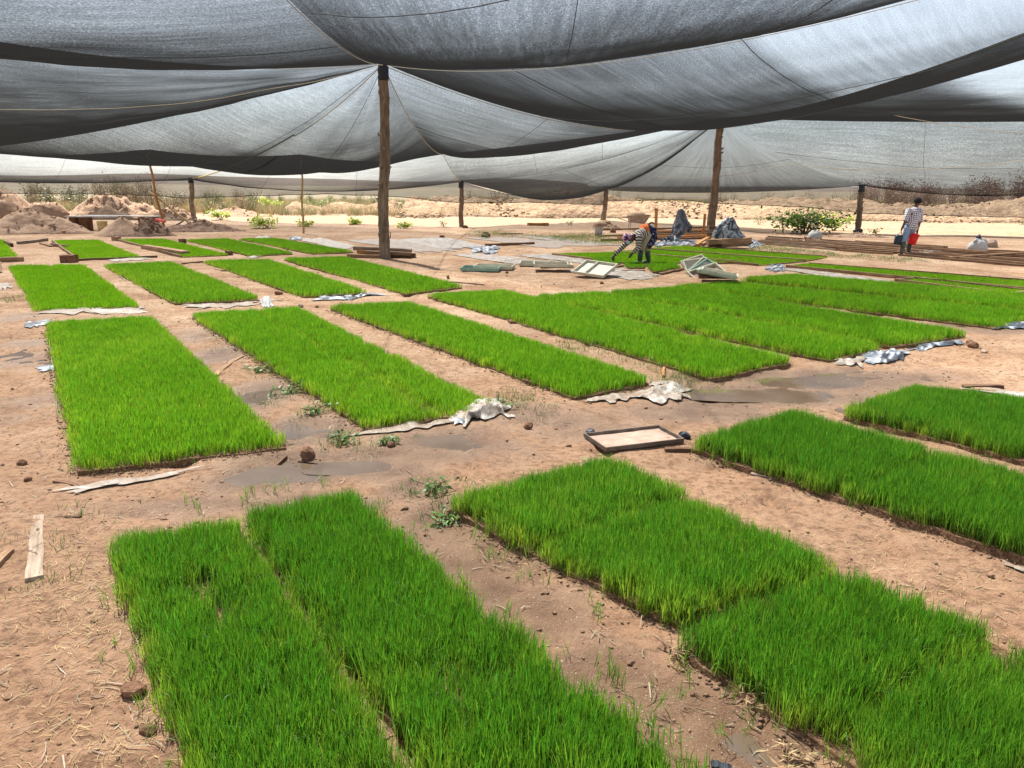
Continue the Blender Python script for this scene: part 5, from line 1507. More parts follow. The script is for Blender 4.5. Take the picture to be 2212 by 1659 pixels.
plank((1141, 488), (1183, 487), .22, .14, PO, 'orange plank on the bright sand in the middle')
plank((1081, 505), (1130, 505), .08, .04, PD, 'thin dark board left of the green patch')
plank((1318, 503), (1329, 503), .2, .13, PD, 'small dark block right of the white bucket', cat='wood block', name='wood_block')
plank((1432, 815), (1434, 795), .03, .03, PO, 'small reddish stake at the end of the centre bed', cat='stake', name='stake')
# battens on the ground at the right
BT = 'wooden battens lying side by side on the ground'
BL = 'long brown batten lying among many others on the ground at right'
r_ = random.Random(4)
for k in range(11):
    s = k / 10
    a = (1636 + r_.uniform(-14, 14) + 30 * (1 - s), 512 + 15 * s); b = (2052 - 118 * s + r_.uniform(-8, 8), 536 + 14 * s)
    c = r_.uniform(.4, .6); m1 = (a[0] + (b[0] - a[0]) * c, a[1] + (b[1] - a[1]) * c); m2 = (a[0] + (b[0] - a[0]) * (c + .01), a[1] + (b[1] - a[1]) * (c + .01) + r_.uniform(-1, 1))
    plank(a, m1, r_.uniform(.07, .13), r_.uniform(.045, .075), [PK, PD, PK, PG][k % 4], BL, BT, bend=r_.uniform(-.05, .05), seed=k)
    plank(m2, b, r_.uniform(.07, .13), r_.uniform(.045, .075), [PD, PK, PK][k % 3], BL, BT, bend=r_.uniform(-.05, .05), seed=k + 40)
for k in range(9):
    s = k / 8
    a = (2030 - 92 * s + r_.uniform(-8, 8), 538 + 14 * s); b = (2330, 551 + 36 * s)
    plank(a, b, r_.uniform(.07, .12), r_.uniform(.05, .075), [PD, PK, PD][k % 3], 'long brown batten in the group running off the right picture edge', BT + ' at the right edge', bend=r_.uniform(-.05, .05), seed=k + 80)
plank((2050, 561), (2212, 550), .09, .03, PK, 'light batten lying crosswise over the right hand group', z=.07)
plank((1672, 529), (1806, 541), .10, .06, PG, 'pale bowed batten at the front left of the batten field', bend=.12)
for k in range(6):
    y = 496 + k * 4.6
    plank((1330 + r_.uniform(-40, 10) + (70 if k in (1, 2) else 0), y + 1), (1535 + r_.uniform(-8, 8), y - 3), r_.uniform(.08, .13), r_.uniform(.05, .09), [PK, PO, PD][k % 3], 'brown batten lying behind the bending worker and the plastic drape', 'battens behind the bending worker', bend=r_.uniform(-.04, .04), seed=k + 120)
# stacked timber in front of the right tall post
T2 = 'timber stacked in front of the right tall post'
def stk(a, b, Y0, Y1, w, h, m_, lab): plank_at(a, b, Y0, Y1, w, h, m_, lab, T2)
plank((1530, 534), (1556, 534), .22, .14, PD, 'lowest dark short beam of the stack', T2)
plank((1550, 534), (1622, 531), .22, .15, PK, 'long pale low beam of the stack under the plastic heap', T2)
stk((1528, 528), (1620, 524), 26.0, 26.4, .20, .16, PK, 'second long beam of the stack under the plastic heap')
stk((1506, 533), (1538, 513), 26.6, 26.9, .16, .10, PO, 'beam leaning against the left side of the stack')
stk((1518, 532), (1545, 520), 26.3, 26.5, .14, .10, PK, 'short beam slanting at the front of the stack')
stk((1522, 517), (1562, 519), 27.0, 27.0, .2, .10, PD, 'dark beam in the middle of the stack')
stk((1527, 509), (1562, 512), 27.0, 27.0, .2, .11, PO, 'orange beam in the upper middle of the stack')
stk((1525, 503), (1556, 507), 27.0, 26.9, .22, .12, PG, 'pale beam end near the top of the stack')
stk((1530, 495), (1560, 497), 27.0, 27.0, .22, .12, PD, 'topmost dark beam of the stack')
plank((1545, 524), (1560, 522), .5, .40, PD, 'hidden block holding up the middle of the stack', T2)
# stakes
def stake(b, top, w, mat, label, cap=False):
    p = G(*b); p.z = -.1; q = AT(top[0], top[1], p.y)
    o = empty('stake', p, label, 'stake')
    d = q - p
    mb = MB(); V, F, UV = tube_vf([Vector(), d * .5 + Vector((.01, 0, 0)), d], [(w * .5, w * .62)] * 3, 6)
    mb.add(V, F, [(u[1], u[0], 0) for u in UV]).build('shaft', mat, o)
    if cap:
        mb = MB(); rr = random.Random(2)
        for k in range(26):
            a = rr.uniform(0, 6.28); c = d + Vector((0, 0, -.02)); e = c + Vector((math.cos(a) * rr.uniform(.08, .2), math.sin(a) * rr.uniform(.08, .2), rr.uniform(-.12, .07)))
            mb.add([c + Vector((0, 0, .015)), e, c - Vector((0, 0, .015))], [(0, 1, 2)], [(rr.random(), rr.random(), .5)] * 3)
        mb.build('straw_knot', M['straw'], o)
    return o
stake((1415, 524), (1418, 450), .10, PO, 'orange wooden stake with straw tied on its top', True)
stake((1518, 509), (1523, 462), .10, PO, 'shorter orange wooden stake left of the right tall post')
def pole(b, top, r, mat, label, name='pole', Yt=None, cat='pole', z0=-.1):
    p = G(*b); p.z = z0; q = AT(top[0], top[1], Yt if Yt else p.y)
    path = [p.lerp(q, i / 8) + Vector((math.sin(i * 1.3) * r * .5, 0, 0)) for i in range(9)]
    V, F, UV = tube_vf(path, [r * (1 - .3 * i / 8) for i in range(9)], 8)
    o = MB().add(V, F, [(u[1], u[0], 0) for u in UV]).build(name, mat, None, True)
    return tag(o, label, cat)
pole((655, 505), (651, 348), .048, M['bamboo'], 'thin straight upright pole propping the net left of the big post')
pole((354, 491), (318, 334), .062, PO, 'slanted brown pole propping the net above the board table')
pole((430, 494), (322, 413), .05, M['bamboo'], 'pale pole leaning across behind the slanted brown pole', Yt=36)
pole((352, 497), (398, 476), .04, PD, 'short dark pole resting against the pale leaning pole', Yt=34)

# ================================================================== plastic sheets on the ground
def sheet(quad, mat, label, amp=.03, nx=26, ny=14, seed=0, ragged=.06, lift=.012, name='plastic_sheet', cat='sheet', group=None, sharp=1.0, freq=3.0, bulge=0.0):
    q = [G(*p) for p in quad]
    if amp >= .05: nx, ny = int(nx * 1.7), int(ny * 1.7)
    V = []; F = []; UV = []
    lx = ((q[1] - q[0]).length + (q[2] - q[3]).length) / 2; ly = ((q[3] - q[0]).length + (q[2] - q[1]).length) / 2
    for j in range(ny + 1):
        for i in range(nx + 1):
            s = i / nx; tt = j / ny
            s2 = s + ragged * (float(vnoise(tt * 5 + seed, s * 3, seed)) - .5) * 2 * (abs(s - .5) * 2) ** 2
            t2 = tt + ragged * (float(vnoise(s * 8 + seed, tt * 3, seed + 5)) - .5) * 2.4 * (abs(tt - .5) * 2) ** 2
            p = q[0].lerp(q[1], s2).lerp(q[3].lerp(q[2], s2), t2)
            e = min(1, 5 * min(s, 1 - s)) * min(1, 4 * min(tt, 1 - tt))
            f = 1 - abs(float(fbm(p.x * freq + seed, p.y * freq * .7, seed, 3, .55)) * 1.6); f = max(0, f) ** (1 + sharp)
            g = 1 - abs(float(fbm(p.x * freq * 2.3 + seed, p.y * freq * 1.9 + 3, seed + 9, 2)) * 1.6); g = max(0, g) ** 2
            z = float(gz(p.x, p.y)) + lift + .42 * amp * (f + .35 * g) * (.3 + .7 * e) + bulge * e * (4 * s * (1 - s) * 4 * tt * (1 - tt)) ** .5
            V.append((p.x, p.y, z)); UV.append((s * lx, tt * ly, seed * .37))
    for j in range(ny):
        for i in range(nx):
            a = j * (nx + 1) + i; F.append((a, a + 1, a + nx + 2, a + nx + 1))
    o = MB().add(V, F, UV).build(name, mat, None, True)
    return tag(o, label, cat, group)
SW, SG_, SB = M['sheet_white'], M['sheet_grey'], M['sheet_bw']
sheet([(640, 516), (700, 514), (778, 534), (735, 541)], SW, 'white sheet strip left of the timber pile, at the end of a short bed', .02, seed=1)
sheet([(745, 519), (838, 516), (1000, 541), (905, 546)], SG_, 'muddy white sheet strip running behind the big post', .03, 34, 12, seed=2)
sheet([(855, 519), (960, 514), (1060, 533), (950, 538)], SW, 'white sheet with a raised fold right of the big post', .05, 34, 12, seed=3)
sheet([(1000, 514), (1075, 511), (1290, 530), (1175, 536)], SG_, 'long muddy white sheet left of the bending worker, farthest but one', .03, 40, 10, seed=4)
sheet([(1095, 509), (1190, 511), (1345, 530), (1260, 530)], SG_, 'long thin muddy sheet along the green patch, farthest of all', .03, 40, 8, seed=5)
sheet([(975, 551), (1060, 548), (1205, 569), (1135, 574)], SW, 'long clean white sheet behind the row of seed trays, left one', .03, 40, 12, seed=6)
sheet([(1113, 552), (1183, 548), (1278, 557), (1268, 570)], SW, 'white sheet in front of the short beds left of the worker', .03, 30, 12, seed=7)
sheet([(1205, 583), (1345, 580), (1432, 595), (1372, 606)], SW, 'white sheet under the tilted seed tray at the feet of the worker', .03, 34, 14, seed=8)
sheet([(1660, 580), (1745, 583), (1935, 606), (1932, 619)], SW, 'long white sheet between the thin strip and the tall beds at right', .04, 46, 12, seed=9)
sheet([(2150, 634), (2260, 628), (2300, 640), (2200, 646)], SW, 'white sheet corner at the right edge beside the wooden frame', .02, seed=10)
sheet([(1930, 545), (2010, 540), (2060, 543), (1990, 549)], SG_, 'muddy grey sheet on the battens behind the walking man', .06, 20, 8, seed=11)
sheet([(2083, 842), (2140, 838), (2330, 862), (2290, 872)], SW, 'white sheet edge behind the tall bed at the right edge', .02, seed=12)
# narrow strips showing at bed ends and sides
sheet([(103, 720), (108, 720), (128, 960), (120, 850)], SG_, 'narrow white strip along the left side of the large bed', .012, 8, 30, seed=13, ragged=.3)
sheet([(172, 1050), (420, 1014), (430, 1019), (178, 1061)], SG_, 'narrow crumpled white strip along the front of the large bed', .025, 50, 6, seed=14, ragged=.3)
sheet([(790, 930), (985, 905), (990, 918), (800, 940)], SG_, 'flat muddy strip at the front end of the double bed', .025, 30, 6, seed=15, ragged=.25)
sheet([(80, 672), (300, 663), (316, 672), (90, 682)], SG_, 'muddy pale strip in front of the cracked second row bed', .02, 34, 6, seed=16, ragged=.3)
sheet([(380, 657), (566, 647), (590, 658), (385, 670)], SG_, 'muddy pale strip in front of the bed with the small bag', .02, 34, 6, seed=17, ragged=.3)
sheet([(655, 642), (800, 630), (812, 640), (690, 652)], SB, 'crumpled dark grey plastic at the end of a second row bed', .07, 30, 12, seed=18, ragged=.2)
sheet([(228, 562), (316, 557), (318, 561), (235, 567)], SW, 'thin white strip behind the bed with the small bag', .02, 20, 6, seed=19, ragged=.2)
sheet([(240, 578), (262, 576), (300, 600), (275, 606)], SG_, 'pale muddy patch of sheet between the first two second row beds', .01, 12, 12, seed=20, ragged=.2)
sheet([(50, 700), (104, 693), (104, 702), (56, 712)], SB, 'small rolled dark scrap left of the large bed, upper one', .04, 14, 6, seed=21, ragged=.2, name='plastic_scrap', cat='scrap')
sheet([(80, 795), (132, 790), (132, 798), (84, 803)], SB, 'small dark scrap at the notch left of the large bed, lower one', .03, 14, 6, seed=22, ragged=.2, name='plastic_scrap', cat='scrap')
sheet([(1005, 880), (1095, 866), (1112, 900), (980, 925)], M['sheet_white'], 'big crumpled white sheet at the front corner of the double bed', .10, 34, 20, seed=23, ragged=.22, freq=4.5, bulge=.05)
sheet([(975, 908), (1010, 900), (1020, 915), (980, 922)], SB, 'dark corner of the crumpled sheet at the double bed', .05, 12, 8, seed=24, ragged=.2, name='plastic_scrap', cat='scrap')
sheet([(1275, 862), (1400, 842), (1410, 858), (1290, 874)], SG_, 'dirty white sheet at the front end of the centre bed, left piece', .05, 30, 10, seed=25, ragged=.25, freq=4)
sheet([(1385, 845), (1470, 832), (1490, 856), (1400, 866)], SW, 'crumpled white sheet with grey folds at the centre bed, right piece', .10, 26, 14, seed=26, ragged=.25, freq=4.5)
sheet([(1405, 828), (1435, 822), (1445, 832), (1412, 840)], SW, 'small white scrap by the reddish stake', .04, 12, 8, seed=27, ragged=.2, name='plastic_scrap', cat='scrap')
sheet([(1855, 765), (1940, 757), (1966, 773), (1880, 784)], SB, 'striped black and white crumpled plastic on the dry ground at right', .11, 30, 16, seed=28, ragged=.2, freq=4)
sheet([(1798, 783), (1860, 772), (1875, 788), (1810, 790)], M['sheet_white'], 'whitish crumpled end of the striped plastic', .07, 22, 12, seed=29, ragged=.25, freq=4.5)
sheet([(1965, 750), (2080, 733), (2100, 741), (1975, 756)], SB, 'thin striped plastic strip at the front of the last double bed', .05, 30, 8, seed=30, ragged=.25)
sheet([(2150, 702), (2260, 690), (2270, 706), (2160, 714)], SB, 'black plastic heap at the right edge in front of the tall bed', .09, 26, 12, seed=31, ragged=.2)
sheet([(1012, 535), (1070, 532), (1075, 545), (1020, 548)], SB, 'grey and black plastic bundle among the white sheets', .16, 26, 14, seed=32, ragged=.2)
sheet([(1655, 574), (1690, 571), (1700, 584), (1662, 588)], SB, 'black crumpled corner at the left end of the long white sheet', .10, 20, 12, seed=33, ragged=.2)
sheet([(625, 514), (648, 512), (652, 519), (630, 520)], SB, 'small dark plastic bundle at the foot of the thin straight pole', .14, 14, 10, seed=34, ragged=.2)
sheet([(560, 653), (588, 647), (590, 662), (568, 664)], M['sack'], 'small white bag lying at a bed corner in the second row', .03, 16, 12, seed=35, ragged=.1, bulge=.10, name='bag', cat='bag')
sheet([(555, 512), (580, 510), (585, 515), (560, 517)], SW, 'small white scrap between the last two short beds', .08, 14, 8, seed=36, ragged=.2, name='plastic_scrap', cat='scrap')
sheet([(535, 553), (562, 550), (566, 555), (540, 558)], SW, 'small pale scrap in front of a short bed, far row', .06, 14, 8, seed=37, ragged=.2, name='plastic_scrap', cat='scrap')
sheet([(1405, 524), (1490, 518), (1510, 530), (1400, 534)], SB, 'flat striped plastic spread on the ground below the drape', .12, 34, 14, seed=38, ragged=.2)
sheet([(0, 612), (20, 610), (24, 622), (-6, 626)], SG_, 'pale scrap at the left edge beside the cracked bed', .02, 10, 8, seed=39, ragged=.2, name='plastic_scrap', cat='scrap')
sheet([(2330, 1220), (2345, 1222), (2340, 1240), (2300, 1218)], SW, 'tiny white scrap', .01, 6, 6, seed=40) if False else None
sheet([(2164, 1208), (2180, 1208), (2225, 1228), (2205, 1230)], SW, 'small white scrap beside the tall bed at the right edge', .01, 12, 8, seed=41, ragged=.2, name='plastic_scrap', cat='scrap')

# plastic draped over a stake like a hanging coat
dp_ = G(1463, 521)
dr = empty('plastic_drape', dp_, 'grey and dark plastic sheet hung over a stick like a coat', 'drape')
topz = AT(1466, 451, dp_.y).z
V = []; F = []; UV = []; n = 30; m_ = 16
for j in range(m_ + 1):
    s = j / m_; z = topz - s * (topz - .42)
    for i in range(n):
        th = 2 * PI * i / n
        r = .05 + .26 * s ** .8
        r *= 1 + .22 * math.sin(5 * th + 1.5 * s) + .12 * math.sin(9 * th - 3 * s)
        zz = z - (.10 * math.sin(3 * th) + .08 * math.sin(7 * th)) * s ** 2
        V.append(Vector((.06 + .07 * s + r * 1.05 * math.cos(th), r * .75 * math.sin(th), zz))); UV.append((th * .35, s * 1.0, 1))
for j in range(m_):
    for i in range(n): F.append((j * n + i, (j + 1) * n + i, (j + 1) * n + (i + 1) % n, j * n + (i + 1) % n))
F.append(tuple(range(n)))
MB().add(V, F, UV).build('sheet', M['drape'], dr, True)
pole_mb = MB().add(*tube_vf([Vector((.05, 0, -.1)), Vector((.06, 0, topz - .02))], .03, 6)); pole_mb.build('stick', PD, dr)
for k, (x0, x1, w) in enumerate(((.06, -.62, .14), (.20, -.25, .16))):
    V = []; F = []; UV = []
    for i in range(15):
        s = i / 14; c = Vector((x0 + (x1 - x0) * s, -.12 - .45 * s, .60 * (1 - s) ** 1.4 + .05 * math.sin(s * 9 + k) * s + .03))
        for j in range(6):
            u = j / 5 - .5
            V.append(c + Vector((u * w * (1 + s * 1.2), u * .10, .05 * math.sin(j * 2.1 + i * .6)))); UV.append((u * .4, s, k + 3))
    for i in range(14):
        for j in range(5): a = i * 6 + j; F.append((a, a + 1, a + 7, a + 6))
    MB().add(V, F, UV).build('trailing_end', M['sheet_bw'], dr, True)
# big crumpled plastic heap on the stacked timber
hp = AT(1580, 519, 26.6)
V = []; F = []; UV = []; n = 64; m_ = 28
for j in range(m_ + 1):
    s = j / m_
    for i in range(n):
        th = 2 * PI * i / n
        r = s * .62
        x, y = r * math.cos(th) * 1.0, r * math.sin(th) * .5
        h_ = .60 * max(0, (1 - s ** 2.2)) * (1 - .55 * max(0, x / .62)) * (.75 + .5 * float(vnoise(x * 4 + 7, y * 4, 31)))
        f = 1 - abs(float(fbm(x * 4 + 3, y * 4 + 8, 77, 3)) * 1.7); g = 1 - abs(float(fbm(x * 9, y * 9, 78, 2)) * 1.6)
        V.append(Vector((x - .08, y, h_ + .12 * max(0, f) ** 1.2 * (1 - s * .6) + .06 * max(0, g) ** 1.5 - .12 * (s > .93)))); UV.append((x * 1.6, y * 1.6 + h_, 5))
for j in range(m_):
    for i in range(n): F.append((j * n + i, (j + 1) * n + i, (j + 1) * n + (i + 1) % n, j * n + (i + 1) % n))
o = MB().add(V, F, UV).build('plastic_heap', M['sheet_bw'], None, True); o.location = hp - Vector((0, 0, .02))
tag(o, 'big crumpled heap of black and white plastic on the stacked timber', 'plastic heap')
sheet([(1602, 522), (1625, 518), (1650, 530), (1622, 538)], SB, 'trailing grey end of plastic right of the stacked timber', .16, 20, 14, seed=44, ragged=.2)

# ================================================================== seed trays
def tray(corners, mat_rim, mat_floor, label, wall=.045, th=.018, div=None, group=None, outer=None):
    """corners: four 3D points of the bottom, counter clockwise; floor and four rim sides"""
    c = sum(corners, Vector()) / 4
    ex = ((corners[1] - corners[0]) + (corners[2] - corners[3])) / 2; ey = ((corners[3] - corners[0]) + (corners[2] - corners[1])) / 2
    L, Wd = ex.length, ey.length
    X = ex.normalized(); Z = X.cross(ey).normalized(); Y = Z.cross(X)
    if Z.z < 0: Z = -Z; Y = -Y
    R = Matrix((X, Y, Z)).transposed().to_4x4()
    o = empty('seed_tray', c, label, 'seed tray', group)
    o.rotation_euler = R.to_euler()
    n = 8
    V, F = [], []
    for j in range(n + 1):
        for i in range(n + 1):
            V.append((L * (i / n - .5) * .97, Wd * (j / n - .5) * .97, .010 + random.uniform(-.003, .003)))
    for j in range(n):
        for i in range(n): a = j * (n + 1) + i; F.append((a, a + 1, a + n + 2, a + n + 1))
    k0 = len(V); v, f = box_vf((0, 0, .002), (L * .98, Wd * .98, .006)); V += [tuple(p) for p in v]; F += [tuple(k0 + q for q in ff) for ff in f]
    MB().add(V, F).build('tray_floor', mat_floor, o)
    for (cx, cy, sx, sy) in ((0, Wd / 2, L + th, th), (0, -Wd / 2, L + th, th), (L / 2, 0, th, Wd - th), (-L / 2, 0, th, Wd - th)):
        v, f = box_vf((cx, cy, wall / 2), (sx, sy, wall))
        for p in v:
            if p.z > wall * .5: p.x *= 1.006; p.y *= 1.006
        MB().add(v, f).build('rim', mat_rim, o)
    if div:
        v, f = box_vf((L * div, 0, wall * .45), (th, Wd - th, wall * .9)); MB().add(v, f).build('divider', mat_rim, o)
    return o
def tray_g(px, *a, z=.01, **k): return tray([G(x, y, z) for x, y in px], *a, **k)
# big dark tray in front, front corners lie lower in the picture
tray_g([(1262, 944), (1310, 976), (1474, 955), (1423, 927)], M['tray_black'], M['tray_soil'], 'large dark tray with a pale earthy bottom lying behind the front centre bed', .035, .012)
def tray_c(x, y, L, Wd, rz, mr, mf, label, tilt=(0, 0), z=.01, group=None, Y=None, **k):
    c = G(x, y, z) if Y is None else AT(x, y, Y)
    R = Matrix.Rotation(rz, 3, 'Z') @ Matrix.Rotation(tilt[0], 3, 'X') @ Matrix.Rotation(tilt[1], 3, 'Y')
    pts = [c + R @ Vector((sx * L / 2, sy * Wd / 2, 0)) for sx, sy in ((-1, -1), (1, -1), (1, 1), (-1, 1))]
    return tray(pts, mr, mf, label, group=group, **k)
TG, TCR, TW, TS = M['tray_green'], M['tray_cream'], M['tray_white'], M['tray_soil']
tray_c(1039, 583, .88, .62, -.10, TG, TG, 'empty green wooden seed tray on the bare ground, nearer of a pair', wall=.075, th=.02)
tray_c(1068, 579, .92, .62, -.14, TCR, TCR, 'empty cream seed tray right behind the green one', wall=.075, th=.02)
tray_c(1163, 572, .92, .7, -.06, TCR, TCR, 'empty cream seed tray left of the two stacked ones', wall=.075, th=.02, div=.28)
tray_c(1200, 575, .80, .62, .05, TCR, TCR, 'lower of two stacked cream seed trays', wall=.07, th=.02)
tray_c(1190, 574, .80, .62, -.02, TCR, TS, 'upper of two stacked cream seed trays', z=.12, wall=.07, th=.02)
tray_c(1285, 583, .78, .66, -.62, TCR, TW, 'cream seed tray with a divider tilted towards the camera on the white sheet', tilt=(.32, .06), z=.14, wall=.065, th=.02, div=-.12)
tray_c(1285, 586, .74, .6, -.5, TCR, TCR, 'flat seed tray lying under the tilted one', z=.012, wall=.06, th=.03)
# leaning fan of trays
Yt = 18.6
def lean_tray(x, y, L, Wd, roll, back, mr, mf, label, Y):
    """tray standing on edge: roll in the picture plane, leaning back"""
    c = AT(x, y, Y)
    R = Matrix.Rotation(math.radians(back), 3, 'X') @ Matrix.Rotation(math.radians(roll), 3, 'Z')
    R = Matrix.Rotation(math.radians(0), 3, 'Z') @ R
    pts = [c + R @ Vector((sx * L / 2, sy * Wd / 2, 0)) for sx, sy in ((-1, -1), (1, -1), (1, 1), (-1, 1))]
    return tray(pts, mr, mf, label, .07, .025, group='heap of leaning seed trays')
lean_tray(1503, 577, .56, .50, 22, 44, TCR, TW, 'topmost seed tray of the leaning heap, standing nearly upright', 18.85)
lean_tray(1506, 581, .56, .50, 10, 44, TCR, TW, 'second seed tray of the leaning heap with a green inner edge', 18.65)
lean_tray(1520, 583, .60, .44, 48, 38, TCR, TW, 'third seed tray of the leaning heap, turned to the right', 18.55)
lean_tray(1523, 586, .64, .44, 42, 35, TG, TW, 'fourth seed tray of the leaning heap, green rimmed', 18.40)
lean_tray(1525, 591, .78, .36, 28, 30, TCR, TS, 'front pinkish seed tray of the leaning heap, lying on its side', 18.15)
for k in range(4):
    tray_c(1545 + k * 3, 594 - k * .5, .82 - .04 * k, .5, -.28, [TG, TCR][k % 2], TCR, ['lowest', 'second', 'third', 'uppermost'][k] + ' tray of the flat stack at the right side of the leaning heap', tilt=(0, .16), z=.05 + .07 * k, wall=.06, th=.025, group='flat stack beside the leaning trays')
# loose mats of seedlings at the worker's feet
def loose_mat(quad, h, label, seed):
    Q = [G(*p) for p in quad]; Q = [Vector((p.x, p.y, 0)) for p in Q]
    org = sum(Q, Vector()) / 4
    o = empty('seedling_mat', org, label, 'seedling mat', 'loose seedling mats at the feet of the worker')
    root_mat(Q, .05, .01, o, seed, org)
    r2 = np.random.default_rng(seed)
    P, S, T, ls, lt = quad_grid(Q, .09, r2)
    pts = P - np.array(tuple(org)); pts[:, 2] = .045
    sc = r2.uniform(.75, 1.15, len(P)) * h / .10
    scatter('seedlings', pts, np.stack([np.full(len(P), .8), np.full(len(P), .8), sc], 1), .1, 'far', o, seed)
loose_mat([(1280, 563), (1325, 560), (1340, 575), (1300, 578)], .08, 'loose seedling mat under the reaching hand of the worker', 1)
loose_mat([(1350, 572), (1385, 571), (1393, 582), (1356, 583)], .07, 'loose seedling mat between the boots and the white sheet', 2)
loose_mat([(1398, 577), (1450, 573), (1468, 584), (1412, 592)], .09, 'loose seedling mat right of the boots beside the leaning trays', 3)
plank((1315, 580), (1345, 577), .10, .04, PD, 'broken dark frame piece under the loose mats, left one', cat='frame piece', name='frame_piece')
plank((1342, 586), (1393, 587), .05, .04, PK, 'thin frame piece in front of the loose mats', cat='frame piece', name='frame_piece')
plank((1425, 593), (1475, 583), .12, .05, PD, 'broken dark frame piece right of the loose mats', cat='frame piece', name='frame_piece')

# ================================================================== sacks, bucket, barrow, table
def sack(px, w, h, label, seed, tied=False):
    c = base(*px)
    o = empty('sack', c, label, 'sack')
    n = 18; V = []; F = []
    prof = [(0.0, 0), (.42, 0), (.52, .18), (.52, .42), (.44, .68), (.30, .86), (.12, .96), (.0, .97)]
    for j, (r, z) in enumerate(prof):
        for i in range(n):
            th = 2 * PI * i / n
            k = 1 + .12 * math.sin(3 * th + seed) + .07 * math.sin(7 * th + j)
            V.append(Vector((r * w * k * math.cos(th), r * w * .8 * k * math.sin(th), z * h * (1 + .1 * math.sin(2 * th + seed)) - .02)))
    for j in range(len(prof) - 1):
        for i in range(n): F.append((j * n + i, j * n + (i + 1) % n, (j + 1) * n + (i + 1) % n, (j + 1) * n + i))
    MB().add(V, F).build('sack_body', M['sack'], o, True)
    if tied:
        MB().add(*tube_vf([Vector((0, 0, h * .9)), Vector((.02, 0, h * 1.02)), Vector((-.05, 0, h * 1.12))], [.07, .05, .09], 9)).build('tied_end', M['black_plastic'], o, True)
        for s in (-1, 1): MB().add(*tube_vf([Vector((.03 * s, -.02, h * .9)), Vector((.16 * s, -.08, h * .86)), Vector((.24 * s, -.1, h * .7))], [.05, .045, .02], 7)).build('fold', M['sack'], o, True)
sack((1759, 516), .52, .36, 'grey cloth sack standing in front of the big green bush', 2)
sack((2111, 543), .60, .44, 'grey sack with a dark tied neck on the battens at the right', 5, True)
bucket('white plastic bucket standing in front of the short far post', 'bucket', base(1293, 508), .15, .18, .36, M['white_plastic'], 0.0, base(1293, 508) + Vector((0, -.23, .22)), 'bucket')
bc = base(1296, 508)
bd = MB(); v, f = box_vf((0, 0, .0), (.75, .5, .03)); o = bd.add(v, f).build('board', PK); o.location = bc + Vector((.02, 0, .378)); tag(o, 'board lying across the top of the white bucket', 'board')
V, F = [], []
hmb = dome((0, 0, 0), .27, (1.1, .8, .55), 16, 6, 0.0); 
for v_ in hmb.v: v_.z += .03 * (float(vnoise(v_.x * 14, v_.y * 14, 5)) - .5)
o = hmb.build('soil_pile', M['sand'], None, True); o.location = bc + Vector((0, 0, .395)); tag(o, 'small pile of earth on the board over the white bucket', 'soil pile')
# wheelbarrow
wb = base(1378, 498)
w = empty('wheelbarrow', wb, 'muddy steel wheelbarrow filled with earth behind the bending worker', 'wheelbarrow')
V = [(-.42, -.26, .38), (.28, -.22, .34), (.28, .22, .34), (-.42, .26, .38), (-.48, -.34, .66), (.50, -.30, .70), (.50, .30, .70), (-.48, .34, .66)]
mb = MB().add(V, [(3, 2, 1, 0), (0, 1, 5, 4), (1, 2, 6, 5), (2, 3, 7, 6), (3, 0, 4, 7)])
mb.build('barrow_tray', M['rust'], w)
MB().add(*tube_vf([Vector(V[i]) for i in (4, 5, 6, 7, 4)], .016, 6)).build('tray_rim', M['rust'], w, True)
for s in (-1, 1):
    MB().add(*tube_vf([Vector((.62, .06 * s, .20)), Vector((.2, .17 * s, .33)), Vector((-.45, .25 * s, .40)), Vector((-.95, .28 * s, .56))], .02, 6)).build('handle', M['rust'], w, True)
    MB().add(*tube_vf([Vector((-.38, .24 * s, .40)), Vector((-.40, .26 * s, -.02))], .018, 6)).build('leg', M['rust'], w, True)
V, F, UV = [], [], []
tor = [Vector((.62 + .17 * math.cos(a), 0, .19 + .17 * math.sin(a))) for a in [2 * PI * k / 18 for k in range(19)]]
wl_ = MB().add(*tube_vf(tor, .04, 7, False, Vector((0, 1, 0)))).build('wheel', M['tray_black'], w, True)
MB().add(*tube_vf([Vector((.62, -.07, .19)), Vector((.62, .07, .19))], .05, 8)).build('hub', M['rust'], wl_, True)
hmb = dome((-.02, 0, .64), .40, (1.0, .68, .50), 18, 7, 0.0)
for v_ in hmb.v: v_ += Vector((0, 0, .06 * (float(vnoise(v_.x * 12, v_.y * 12, 8)) - .5)))
hmb.build('earth_load', M['sand'], w, True)
M['board_pale'] = plain('pale_board', (0.33, 0.31, 0.29), (0.50, 0.48, 0.46), 4, .7)
# boards laid over blocks at the left
tc = base(245, 498)
def tb_box(name, px0, px1, Y, dep, z0, z1, mat, parent, org):
    a = AT(px0, 480, Y); b = AT(px1, 480, Y)
    v, f = box_vf(((a.x + b.x) / 2, Y, (z0 + z1) / 2), (b.x - a.x, dep, z1 - z0))
    v = [p - org + Vector((random.uniform(-.02, .02), random.uniform(-.02, .02), random.uniform(-.012, .012))) for p in v]
    return MB().add(v, f).build(name, mat, parent)
tbl = empty('board_table', tc, 'row of grey boards laid across blocks as a low table among the soil heaps', 'table')
Yc = tc.y; H_ = AT(245, 467, Yc).z
for k, (a, b, dz) in enumerate(((148, 262, 0), (185, 275, .03), (262, 344, .025))):
    tb_box('board', a, b, Yc + .1 * k - .1, .55, H_ + dz - .03, H_ + dz, M['board_pale'], tbl, tc)
for a, b, mat in ((155, 168, PD), (178, 194, M['clod']), (304, 340, M['clod'])):
    tb_box('block', a, b, Yc, .45, -.05, H_ - .032, mat, tbl, tc)
